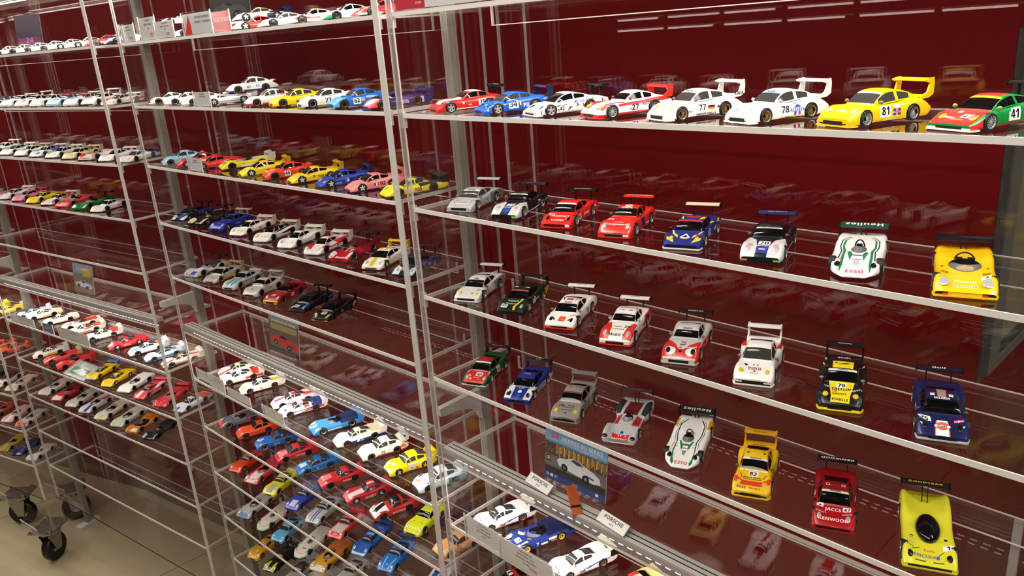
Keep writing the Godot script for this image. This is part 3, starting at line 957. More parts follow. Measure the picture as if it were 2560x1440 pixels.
func wing_meshes(tn: String, kind: String) -> Dictionary:
	var key := "wing%s%s" % [tn, kind]
	if cache.has(key): return cache[key]
	var T = TYPES[tn]
	var L: float = T.L; var W: float = T.W
	var a := MB.new(); var stays := []
	var zd := curve(T.hc, 0.93)
	match kind:
		"b":  # tall wing on swept cheeks over a tea-tray spoiler
			plank(a, T, L - 17, zd + 2.0, W * .40, 15, 2.2, 0.12)
			plank(a, T, L - 8, 34.0, W * .43, 9.5, 1.6, 0.16)
			for s in [-1, 1]: side_plate(stays, T, s * W * .41, 2.0, [[L - 16, zd + 1], [L - 3, zd + 2], [L + 2.5, zd + 5], [L + 3, 31], [L + 2, 36.5], [L - 8.5, 35.0], [L - 8, 33.5], [L - 2, 31.5], [L - 5, zd + 7], [L - 12, zd + 4.0]])
		"g":  # flat wing on two stays with end plates
			plank(a, T, L - 9, 30.5, W * .46, 9.5, 1.5, 0.14)
			for s in [-1, 1]:
				side_plate(stays, T, s * W * .25, 1.0, [[L - 8, zd - 1], [L - 4, zd - 1], [L - 3, 31], [L - 7, 31]])
				side_plate(stays, T, s * W * .465, 0.8, [[L - 10, 28.5], [L + 1.5, 29.5], [L + 1.5, 34], [L - 10, 32.5]])
		"w":  # loop wing between full-height cheeks
			plank(a, T, L - 9, 28.5, W * .45, 9, 1.7, 0.16)
			for s in [-1, 1]: side_plate(stays, T, s * W * .45, 1.8, [[L - 16, zd - 1], [L - 1, zd - 1.5], [L + 1.0, 27], [L + 0.5, 31.5], [L - 10, 30.2], [L - 7, zd + 5]])
		"p":  # wide sports-prototype wing
			plank(a, T, L - 10, 21.5, W * .48, 12, 1.6, 0.22)
			for s in [-1, 1]: side_plate(stays, T, s * W * .485, 0.8, [[L - 13, zd - 2], [L + 2, zd - 2], [L + 3, 26.5], [L - 12, 23.5]])
			for s in [-1, 1]: side_plate(stays, T, s * 2.2, 0.8, [[L - 9, zd - 2], [L - 3, zd - 2], [L - 2, 22], [L - 8, 21.6]])
		"h":  # wing high on a thin central pylon
			plank(a, T, L - 9, 29.0, W * .48, 9, 1.3, 0.12)
			for s in [-1, 1]: side_plate(stays, T, s * 2.5, 0.7, [[L - 14, zd - 3], [L - 11, zd - 3], [L - 4, 29.4], [L - 6.5, 29.2]])
			for s in [-1, 1]: side_plate(stays, T, s * W * .482, 0.8, [[L - 10, 25.5], [L + 1, 26.5], [L + 1, 31.5], [L - 10, 30.5]])
		"l":  # lip spoiler
			plank(a, T, L - 10, zd + 1.6, W * .40, 9, 1.8, 0.30)
	cache[key] = {"wing": a.done() if a.v.size() else null, "stays": stays}
	return cache[key]

func type_parts(tn: String, fine: bool) -> Dictionary:
	var key := "type%s%s" % [tn, fine]
	if cache.has(key): return cache[key]
	var T = TYPES[tn]
	var d := {"body": body_mesh(tn, fine)}
	if T.gh.size():
		var cb := cabin(tn, fine)
		for k in cb: d[k] = cb[k].done()
	elif tn == "wrap":
		# a dark wrap-round screen over the whole cockpit
		d["canopy"] = [ball(Vector3(11.2, 8.6, 22.0), 24), car_pt(T, 48.0, 0, curve(T.hc, .46) + 0.2)]
	else:
		# an open cockpit: dark tub, rim, seat, wrap-round screen and roll hoop
		var cx: float = T.L * .46
		var zc := curve(T.hc, .46) + .5
		var mb := MB.new()
		var big: bool = tn == "open"
		var rx := 16.5 if big else 10.5; var ry := 12.5 if big else 6.8
		for i in 20:
			var a0 := TAU * i / 20; var a1 := TAU * (i + 1) / 20
			var p0 := car_pt(T, cx + rx * cos(a0), ry * sin(a0), top_at(T, cx + rx * cos(a0), ry * sin(a0)) + .25)
			var p1 := car_pt(T, cx + rx * cos(a1), ry * sin(a1), top_at(T, cx + rx * cos(a1), ry * sin(a1)) + .25)
			var c := car_pt(T, cx, 0, zc - .2)
			mb.tri(c, p0, p1, Vector3.UP, Vector3.UP, Vector3.UP)
		d["cockpit"] = mb.done()
		mb = MB.new()
		for i in 12:
			var a0 := PI * .5 + PI * i / 12; var a1 := PI * .5 + PI * (i + 1) / 12
			var q := []
			for aa in [a0, a1]:
				var hgt := 4.6 * sin((aa - PI * .5) * 0.86 + .2) + .6
				var zz := top_at(T, cx + rx * cos(aa), ry * sin(aa))
				q.append(car_pt(T, cx + rx * cos(aa), ry * sin(aa), zz))
				q.append(car_pt(T, cx + (rx - 2.4) * cos(aa) + 1.6, (ry - 1.6) * sin(aa), zz + hgt))
			var nn: Vector3 = -(q[1] - q[0]).cross(q[2] - q[0]).normalized()
			mb.quad(q[0], q[2], q[3], q[1], nn)
		d["wind_deflector"] = mb.done()
		mb = MB.new()
		for s in [[-4.6, 0.0], [4.6, 0.0]] if big else [[0.0, 0.0]]:
			mb.box(car_pt(T, cx + rx * .75, s[0] - 2.6, zc - 1) * Vector3(1, 1, 1), car_pt(T, cx + rx * .35, s[0] + 2.6, zc + 3.4))
		d["headrest"] = mb.done()
		mb = MB.new()
		var pr := []
		for i in 9:
			var aa := PI * i / 8
			pr.append(Vector3((ry * .62) * cos(aa) * MM, (zc - 1 + 7.6 * sin(aa)) * MM, (T.L / 2 - cx - rx * .95) * MM))
		for i in 8:
			var dd: Vector3 = pr[i + 1] - pr[i]
			var bs := Basis.looking_at(dd, Vector3.BACK)
			mb.lathe([Vector2(.7 * MM, 0), Vector2(.7 * MM, -dd.length())], 6, Transform3D(bs, pr[i]))
		d["roll_hoop"] = mb.done()
	# nose intake
	var mi := MB.new()
	var hn := minf(curve(T.hc, 0) - 1.6, 6.5)
	if hn > 2.9:
		var wn: float = curve(T.w, 0) * T.W * .30
		mi.box(car_pt(T, 2, -wn, 2.9), car_pt(T, -.25, wn, hn))
		d["intake"] = mi.done()
	if T.split:
		var pts := []
		for i in 9:
			var x: float = 9.0 * (1 - i / 8.0) * (1 - i / 8.0)
			pts.append(Vector2(curve(T.w, x / T.L) * T.W / 2 + .5, T.L / 2 - x + 1.0) * MM)
		var poly := pts.duplicate()
		for i in range(pts.size() - 1, -1, -1): poly.append(Vector2(-pts[i].x, pts[i].y))
		var ms := MB.new()
		ms.prism(poly, -2.6 * MM, -1.3 * MM, Transform3D(Basis(Vector3.RIGHT, PI / 2) , Vector3.ZERO) * Transform3D(Basis.IDENTITY, Vector3.ZERO))
		for i in ms.t.size(): ms.t[i] = uv_car("f", Vector3(0, 0, 2.4))
		d["splitter"] = ms.done()
	cache[key] = d
	return d

# row: depth and heading of the line; c = case, k = shelf level
func car(c: String, k: int, x: float, z: float, yaw: float, spec: Array, res: float, nth: int, group: String, lift := 0.0):
	# spec: description, type, wing, rim, lens, glass, base colour, livery
	var tn: String = spec[1]
	var T = TYPES[tn]
	var fine := res > 2.5
	var head := Vector3(sin(deg_to_rad(yaw)), 0, cos(deg_to_rad(yaw)))
	var nose := Vector3(x, k, z) * H
	var mid: Vector3 = nose - head * (T.L * MM / 2)
	var d = CASES[c]
	var b := Basis(Vector3.UP, d[0])
	var pos: Vector3 = Vector3(d[1], 0, d[2]) * H + b * mid + Vector3(0, lift, 0)
	var sc: float = spec[11] if spec.size() > 11 else {"open": 1.13, "wrap": 1.12, "pod": 1.08, "spear": 1.12, "closed": 1.04}.get(tn, 1.05)
	mid = nose - head * (T.L * MM / 2 * sc)
	pos = Vector3(d[1], 0, d[2]) * H + b * mid + Vector3(0, lift, 0)
	var o = thing("model_car", "%s, %s on %s shelf of %s case" % [spec[0], NTH[nth], SHELF_WORD[k], d[5]], "model car", group, Transform3D(b * Basis(Vector3.UP, deg_to_rad(yaw)) * Basis.from_scale(Vector3.ONE * sc), pos))
	var tile := take_tile(res)
	var s: Sheet = tile[0]
	paint_tile(s, tile[1], spec[6], spec[7], T)
	var paint := StandardMaterial3D.new()
	paint.resource_name = "paint"
	s.paints.append(paint)
	paint.roughness = 0.22
	paint.uv1_scale = Vector3(160 * res / 2048.0, 88 * res / 2048.0, 1)
	paint.uv1_offset = Vector3(tile[1].x / 2048.0, tile[1].y / 2048.0, 0)
	var d2 := type_parts(tn, fine)
	var body = part(o, "body", d2.body, paint)
	if d2.has("roof"): part(o, "roof", d2.roof, paint)
	var gl = mats[spec[5]]
	var strip = spec[8] if spec.size() > 8 else ""
	for g in ["windscreen", "side_window0", "side_window1", "quarter_window0", "quarter_window1", "rear_window"]:
		if d2.has(g): part(o, g.trim_suffix("0").trim_suffix("1"), d2[g], gl)
	if d2.has("sun_strip"):
		if strip:
			var sm = mats.get("strip" + strip)
			if sm == null: sm = mat("strip" + strip, Color.html(strip), 0.2)
			part(o, "sun_strip", d2.sun_strip, sm)
			if spec.size() > 9 and fine: strip_text(o, T, spec[9], Color(0.03, 0.03, 0.03) if Color.html(strip).get_luminance() > 0.4 else Color(0.95, 0.95, 0.95))
		else:
			part(o, "windscreen_top", d2.sun_strip, gl)
	if d2.has("canopy"): part(o, "canopy", d2.canopy[0], mats["glass_dark"], at(d2.canopy[1].x, d2.canopy[1].y, d2.canopy[1].z))
	if d2.has("cockpit"):
		part(o, "cockpit", d2.cockpit, mats["black_trim"])
		part(o, "wind_deflector", d2.wind_deflector, mats["screen_clear"])
		part(o, "headrest", d2.headrest, mats["black_trim"])
		part(o, "roll_hoop", d2.roll_hoop, mats["black_trim"])
	if fine or res > 1.7:
		if d2.has("intake"): part(o, "intake", d2.intake, mats["black_trim"])
	if d2.has("splitter") and fine: part(o, "splitter", d2.splitter, mats["black_trim"] if spec[7].contains("k,1") else paint)
	# wheels
	var rk: String = spec[3][0]
	var rm = mats["rim_" + {"s": "silver", "g": "gold", "w": "white", "k": "black", "y": "yellow"}[spec[3][1]]]
	var wm := wheel_meshes(T.R, rk)
	for ax in T.ax:
		for sd in [1, -1]:
			var tr: float = curve(T.w, ax / T.L) * T.W / 2 - 2.4
			var w = part(o, "wheel", wm[0], mats["tyre"], Transform3D(Basis(Vector3.UP, 0.0 if sd == 1 else PI), car_pt(T, ax, sd * tr, T.R)))
			if fine:
				part(w, "rim", wm[1], rm if rk == "f" else mats["rim_silver"] if spec[3][1] != "k" else rm)
				part(w, "spokes", wm[2], rm)
			else:
				part(w, "rim", wm[2] if rk == "5" else wm[1], rm)
	# wing
	if spec[2] != "-":
		var wg := wing_meshes(tn, spec[2])
		if wg.wing: part(o, "rear_wing", wg.wing, paint)
		for st in wg.stays: part(o, "wing_stay", st, paint if spec[2] in ["b", "w"] or not fine else mats["black_trim"])
	if spec.size() > 10:
		var lm := lettering(spec[10], 3.4, Color(0.06, 0.06, 0.07))
		part(o, "lettering", lm[0], lm[1], Transform3D(Basis(Vector3.UP, PI / 2), car_pt(T, T.L - 5.0, T.W * .41 + 1.05, 22.0)))
	# lamps and mirrors
	if res > 1.7:
		for l in T.lamp:
			for sd in [1, -1]:
				var zz := top_at(T, l[0], l[1])
				var dzx := (top_at(T, l[0] + 1.5, l[1]) - top_at(T, l[0] - 1.5, l[1])) / 3.0
				part(o, "headlight", ball(Vector3(l[3], 1.0, l[2])), mats[spec[4]], Transform3D(Basis(Vector3.RIGHT, atan(dzx)), car_pt(T, l[0], sd * l[1], zz + (.25 if l[3] > 4.0 else -.1))))
		if T.gh.size():
			for sd in [1, -1]:
				var mx: float = T.gh[0] + 6.0
				part(o, "mirror", ball(Vector3(2.5, 1.9, 1.6), 8), paint, car_xf(T, mx, sd * (T.gh[5] * T.W / 2 + 2.2), curve(T.hc, mx / T.L) + 1.8))

func car_xf(T, x, y, z) -> Transform3D:
	return Transform3D(Basis.IDENTITY, car_pt(T, x, y, z))

func strip_text(o: Node3D, T: Dictionary, text: String, col: Color):
	# raised lettering on the sun strip: a thin text mesh set on the slope at the top of the screen
	var lm := lettering(text, 2.2, col)
	var g: Array = T.gh
	var xa: float = lerpf(g[0], g[1], 5.5 / 7.0)
	var za: float = lerpf(curve(T.hc, xa / T.L) - .8, g[4], 0.80)
	var slope := atan2(g[4] * .17, (g[1] - g[0]) * .3)
	part(o, "lettering", lm[0], lm[1], Transform3D(Basis(Vector3.RIGHT, -PI / 2 + slope), car_pt(T, xa, 0, za + 1.0)))

func lettering(text: String, cap: float, col: Color) -> Array:
	var t := TextMesh.new()
	var f := SystemFont.new()
	f.font_names = PackedStringArray(["Droid Sans"])
	f.font_weight = 700
	t.font = f
	t.text = text
	t.font_size = 24
	t.pixel_size = cap * MM / 17.5
	t.depth = 0.2 * MM
	t.width = 400
	var key := "lettercol%s" % col
	var m = mats.get(key)
	if m == null: m = mat(key, col, 0.4)
	return [t, m]

# ======================================================= the cars, shelf by shelf
func line_up(c: String, k: int, yaw: float, res: float, xs: Array, specs: Array, z := -0.12):
	var group := "model cars on the %s shelf of the %s case" % [SHELF_WORD[k], CASES[c][5]]
	for i in specs.size():
		var sp: Array = specs[i]
		if sp.is_empty(): continue
		var zz := z; var lift := 0.0; var yy := yaw
		var place = xs[i]
		if place is Array:
			zz = place[1]
			lift = place[2] if place.size() > 2 else 0.0
			yy = place[3] if place.size() > 3 else yaw
			place = place[0]
		if lift > 0.0: riser(c, k, place, zz, lift, sp[0])
		car(c, k, place, zz, yy, sp, res, i, group, lift)

func steps(a: float, n: int, d := 0.685) -> Array:
	var o := []
	for i in n: o.append(a + i * d)
	return o

# short form for the cars of the cases further off
func q(desc: String, type: String, wing: String, rim: String, base: String, ops := "", glass := "glass_dark", lens := "lens") -> Array:
	return [desc, type, wing, rim, lens, glass, base, ops]

func riser(c: String, k: int, x: float, z: float, lift: float, what: String):
	var o = thing("riser", "small clear acrylic riser under %s" % what, "riser", "", case_xf(c, Vector3(x + 0.02, k, z)))
	part(o, "top_sheet", boxm(-0.26, 0.3, lift / H - 0.025, lift / H, -0.72, 0.02), mats["pane"])
	for e in [-0.26, 0.28]: part(o, "leg", boxm(e, e + 0.02, 0, lift / H - 0.025, -0.72, 0.02), mats["pane"])
	part(o, "front_edge", boxm(-0.26, 0.3, lift / H - 0.025, lift / H, 0.02, 0.026), mats["edge_line"])

func finish_sheets():
	for s in all_sheets:
		var tex := ImageTexture.create_from_image(s.im)
		for m in s.paints: m.albedo_texture = tex

func make_cars():
	var GD := "glass_dark"; var GG := "glass_grey"
	# ---------------- nearest case
	line_up("A", 0, -20.0, 4.0, steps(0.48, 8, 0.69), [
		["red coupe with white bonnet and black wing", "fore", "g", "5s", "lens_dark", GD, "c4211d", "t,8,44,-9,9,f1eeea;t,54,72,-13,13,e6e4e0;m,f1eeea,10,11,12,14,40,16,40,13;s,22,96,4,5.2,f0eeea;N,69,11,6,75;S,50,9,2,fff,USA;c,s,40,12,1.6,f2f2f0;S,92,14,2,fff,DUNLOP;w,121214;W,9,5,f4f4f4,NISMO", "c4211d"],
		["bright blue coupe with number 34 on door", "mid", "w", "5s", "lens_dark", GG, "1f5fc0", "N,44,11.5,7.5,34;s,51,53,9,15,1a2f80;s,53,55,9,15,fff;s,55,57,9,15,d03030;S,68,8.5,5,fff,PILOT;c,t,10,10,2.6,e9d640;c,t,16,-8,2.2,8ec63f;c,t,24,6,2,e9e6da;c,s,31,13,1.8,e9d640;s,88,96,11,15,e8ecf2;S,92,13,2,1a2f80,IE;f,-8,8,3,6,111;w,16264e;c,s,6,7,1.6,f2a0b0", "1f5fc0"],
		["white coupe covered in black pen drawings", "mid", "g", "5s", "lens_dark", GD, "e2e1de", "x,5,s,26262a,34;x,9,t,8a8a90,9;x,12,s,55555a,20;N,36,8,4.5,42,e2e1de;t,30,44,-14,14,24356a;s,62,64,14,16,2a4fb0;s,66,68,14,16,cc3030;w,161616", "2a2a2c"],
		["white coupe with red bands and number 27", "fore", "w", "ms", "lens_yellow", GD, "eeecea", "s,0,105,2,5.4,cf2f2b;p,s,cf2f2b,28,12.6,100,14.6,105,19,86,19,30,15.2;m,cf2f2b,6,9,6,23,40,21,36,13;b,-25,25,2,18,cf2f2b;f,-25,25,2,6,cf2f2b;S,52,10,6.5,15151c,27;s,45,46.2,7,10,cf2f2b;S,66,12.6,2.6,2a3a98,Mobil;S,80,12.6,2,9a2020,DENSO;S,76,9.4,2,4a66c8,AISIN;w,cf2f2b;c,t,12,6,2,f0b8b8", "e8e6e4"],
		["white rear engined coupe, number 77, German flag", "rear", "b", "mg", "lens_yellow", GG, "efeeeb", "S,46,11.6,6.2,20243a,77;s,53,61,8.2,9.8,d9b32a;s,53,61,9.8,11.4,c42a22;s,53,61,11.4,13,141414;c,s,65,11,1.4,28282c;c,s,58,15.4,1.1,3fa050;S,50,4.4,2.2,23232a,UNIPART PIRELLI;t,8,9.6,-10,4,e0c070;t,14,15,-8,0,c88,;f,-10,10,3,4.6,2a2a2e;S,30,8.6,1.6,30303a,SHELL;w,eeedea;W,9,3,333,PIRELLI", "d9d5d2", "PORSCHE", "LADA"],
		["white rear engined coupe, number 78, French flag", "rear", "b", "mg", "lens", GG, "eff0f2", "S,44,11.2,6.6,1b1b2c,78;p,s,2f56b0,54,12,58,16,62,12;S,58,9.6,3,2c4ca8,ACEITIX;s,54.5,57,4.6,8.2,2a4ab0;s,57,59,4.6,8.2,fff;s,59,61.5,4.6,8.2,d03a34;s,36,78,2.2,4.2,e2cf1c;S,48,3.2,1.6,222,PIRELLI;c,s,56,16.5,1.6,34a050;t,9,10,-14,-6,d05050;t,13,14.6,2,12,4a66c8;t,20,24,8,16,e8c86a;f,-14,14,3.4,4.4,2a2a2e;w,eeeeec", "8fa6d8", "ACEITIX"],
		["yellow rear engined coupe, number 81, British flag", "rear", "b", "ms", "lens", GG, "f2c40e", "N,43,11.8,7,81;s,52,60,7,13,24408c;s,55,57,7,13,d8d8e4;s,52,60,9.2,10.8,d8d8e4;s,55.5,56.5,7,13,c8342c;s,52,60,9.7,10.4,c8342c;s,53,59,14,17,e8e4da;s,70,73,7.6,10.6,2a2a14;S,48,3.6,2.4,f4f2ea,PORSCHE;c,s,24,8.6,1.9,e8e8ee;c,t,20,8,2,f4e6a0;t,12,15,-8,4,f8f0c8;f,-16,16,3.4,4.6,3a2a10;b,-8,0,4,14,902a1c;w,f2c40e", "dfe3ee"],
		["red and green coupe with yellow sun strip", "mid", "g", "ms", "lens_yellow", GD, "12843c", "m,d8322c,0,0,0,19,18,20,31,13,34,0;t,44,64,-11,11,c83028;s,0,14,2,18,d8322c;p,s,f0f0ee,14,10,34,14,36,15.4,14,11.4;s,30,104,2,4.4,d8322c;N,50,11,7,41;s,44,46,8,14,e0d020;n,16,4,5,41;t,10,12.6,-14,-4,f0d8d8;c,t,11,12,2.2,f3b8b8;c,t,24,-8,2.2,f3dcdc;t,7,9.4,-6,6,e8843c;f,-22,22,2,4,e8e8ea;S,70,12,2.4,e8f0e8,ELIZABETH;w,141414", "e2cf1c"]], -0.10)
	line_up("A", -1, 19.0, 4.0, steps(0.72, 8, 0.682), [
		["silver coupe with slim silver wing on stays", "mid", "g", "5s", "lens", GG, "a6a8aa", "f,-13,13,2.6,6.4,1a1a1c;f,-22,22,7,7.6,b03028;t,10,13,-12,12,c4c6c8;S,50,10,4,3a3a40,41;t,18,22,10,15,8a8c90;t,18,22,-15,-10,8a8c90;T,16,0,2.4,b05048,MATRIX;s,60,104,4,18,6a686a;w,b8b8ba", "e0dedb", "VENTURI"],
		["silver and navy coupe with navy bonnet stripe", "fore", "g", "5s", "lens", GD, "14161e", "m,c9cacc,0,6.4,0,24,28,24,40,17,32,10,14,6.4;s,0,34,2,19,c9cacc;m,2648a0,4,0,4,5,20,6,20,0;p,s,e8e8ea,30,4,60,5,96,12,96,13,60,6.5,30,5.4;n,24,0,6,71;T,15,0,2.6,e8e8f0,NEWCASTLE;c,t,14,12,2.4,e09090;c,t,14,-12,2.4,e09090;f,-12,12,3,6,101014;f,12,20,3,6,7fb84a;S,70,12,5,e8e8ee,71;w,1a1c28", "d8dcc4", "LISTER"],
		["plain red coupe with white nose lettering", "mid", "g", "5s", "lens_dark", GD, "d3251f", "T,9,0,3.6,fff,LARBRE;T,20,0,4,ffd8d0,COMPACT;n,22,-13,3.6,60;c,t,13,12,2.4,e88878;f,-16,16,3,5.8,2a0c0c;f,14,22,3,7,f0e4e0;N,34,9.5,5,60;S,56,9,3.4,f2f0ee,JACADI;S,84,13,3,f2f0ee,ARAI;t,58,62,8,13,f0d8d4;w,141212;W,9,3.4,e8e4e0,BECOVARNEY", "e8e4e2"],
		["long red coupe with red wing", "fore", "g", "ms", "lens", GD, "d42a22", "T,14,0,3.4,fff,Compuware;T,21,0,2.4,ffe0dc,RACING;c,t,60,0,5,f0e0dc;T,60,0,3,d42a22,30;t,26,33,-17,-10,e8dce0;t,26,30,-15,-11,5868b0;f,-11,11,2.8,6.2,e8e4e0;f,-9.6,9.6,3.3,5.6,2a1010;f,12,22,3,6,f0e8e6;N,50,10,7,30,2c3a8c;S,70,6,2.6,fff,GOODYEAR;w,d42a22;W,10,5,f4e8e4,LEITZINGER", "1c1c1e", "CORVETTE"],
		["navy coupe with yellow flashes and cream wing", "mid", "g", "5s", "lens_yellow", GD, "1b2a78", "m,f4f4f2,12,0,16,6,24,0;m,1b2a78,15,0,17,3.4,21,0;T,14,0,3,f0d020,AGIP;m,e6c81e,4,10,8,19,12,20,10,12;m,e6c81e,14,8,20,15,24,16,20,9;m,f4f4f2,20,15,30,18,31,17,22,13;t,18,23,12,19,c83030;m,e6c81e,44,9,58,12,70,22,50,15;t,56,60,-9,9,3a8a4c;t,62,66,-10,10,e6e6e4;p,s,e6c81e,60,10,84,20,92,20,70,8;m,c83030,48,0,52,8,56,8,52,0;f,-17,17,2.6,6,0c0f22;f,-21,21,2,2.8,e6e6ea;N,44,11,5,49;w,d8ccb0", "c03428"],
		["silver and navy coupe, number 70, navy wing", "fore", "g", "5s", "lens", GD, "14161e", "m,c6c8cc,0,6,0,24,28,24,42,18,32,9.4,14,6;s,0,34,2,19,c6c8cc;m,24409c,5,0,5,6,18,6.4,20,0;n,24,0,6.4,70;T,17,0,2.4,eee,NEWCASTLE;t,9,12,-3.4,3.4,c84a58;t,9.9,10.8,-3.4,3.4,eee;c,t,17,13,3,e08080;c,t,17,-13,3,e08080;f,-13,13,3,6.6,0c0c10;f,-20,-13,3,5,d8803c;f,13,20,3,5,84b84a;s,44,105,2,20,14161e;p,s,e8e8ea,28,4,60,5,96,11,96,12,60,6.5,28,5.4;w,20305f;W,9,3,dfe3ee,SMITHFIELD", "d7d9dc", "TEAM MARCOS"],
		["white and green open prototype lettered ESSO, number 9", "spear", "p", "5s", "lens_dark", GD, "efefee", "T,9,0,4.8,d8284c,ESSO;m,1f7a50,6,12.5,10,13.4,32,13.5,48,13,62,15,80,14.4,94,9,96,7.6,82,12.6,62,13.2,48,10.8,32,11,18,11;m,23262a,26,15,48,14,62,16.4,80,15.8,96,10,96,10.8,80,16.8,62,17.4,48,15,26,16;m,1f7a50,28,6,44,9.4,46,6.4,38,4;T,30,0,2.2,444a50,Valeo;t,36,38,-4,4,5a5a60;t,20,28,-2.6,2.6,b8bac0;T,24,16.5,5,1a1a1c,9;t,24,26,-18.5,-16,2a3a80;t,24,26,-15,-12.6,e0507c;w,1c4a3c;W,8.5,8,f6f6f4,Heuliez,up"],
		["yellow open prototype, big square headlights, number 3", "open", "p", "5s", "lens", GD, "f0c013", "T,17,0,3,f6e6c8,Playpen;m,d9d8a0,8.6,0,8.6,9,12.6,9,12.6,0;T,10.6,0,2.2,8a9448,WEEKENDER;n,22,15,4,3;m,1c1a14,28,12.6,28,18.4,29.4,18.4,29.4,12.6;m,1c1a14,31,12.6,31,18.4,32.2,18.4,32.2,12.6;t,44,47,-18,-17,222;t,44,47,-17,-16,c8342c;t,44,47,16,17,222;t,44,47,17,18,c8342c;f,-22,-12,3,5.4,2a1c0c;f,12,22,3,5.4,2a1c0c;f,-16,-12,2,4.4,d8302a;f,12,16,2,4.4,d8302a;w,16161a"]], -0.11)
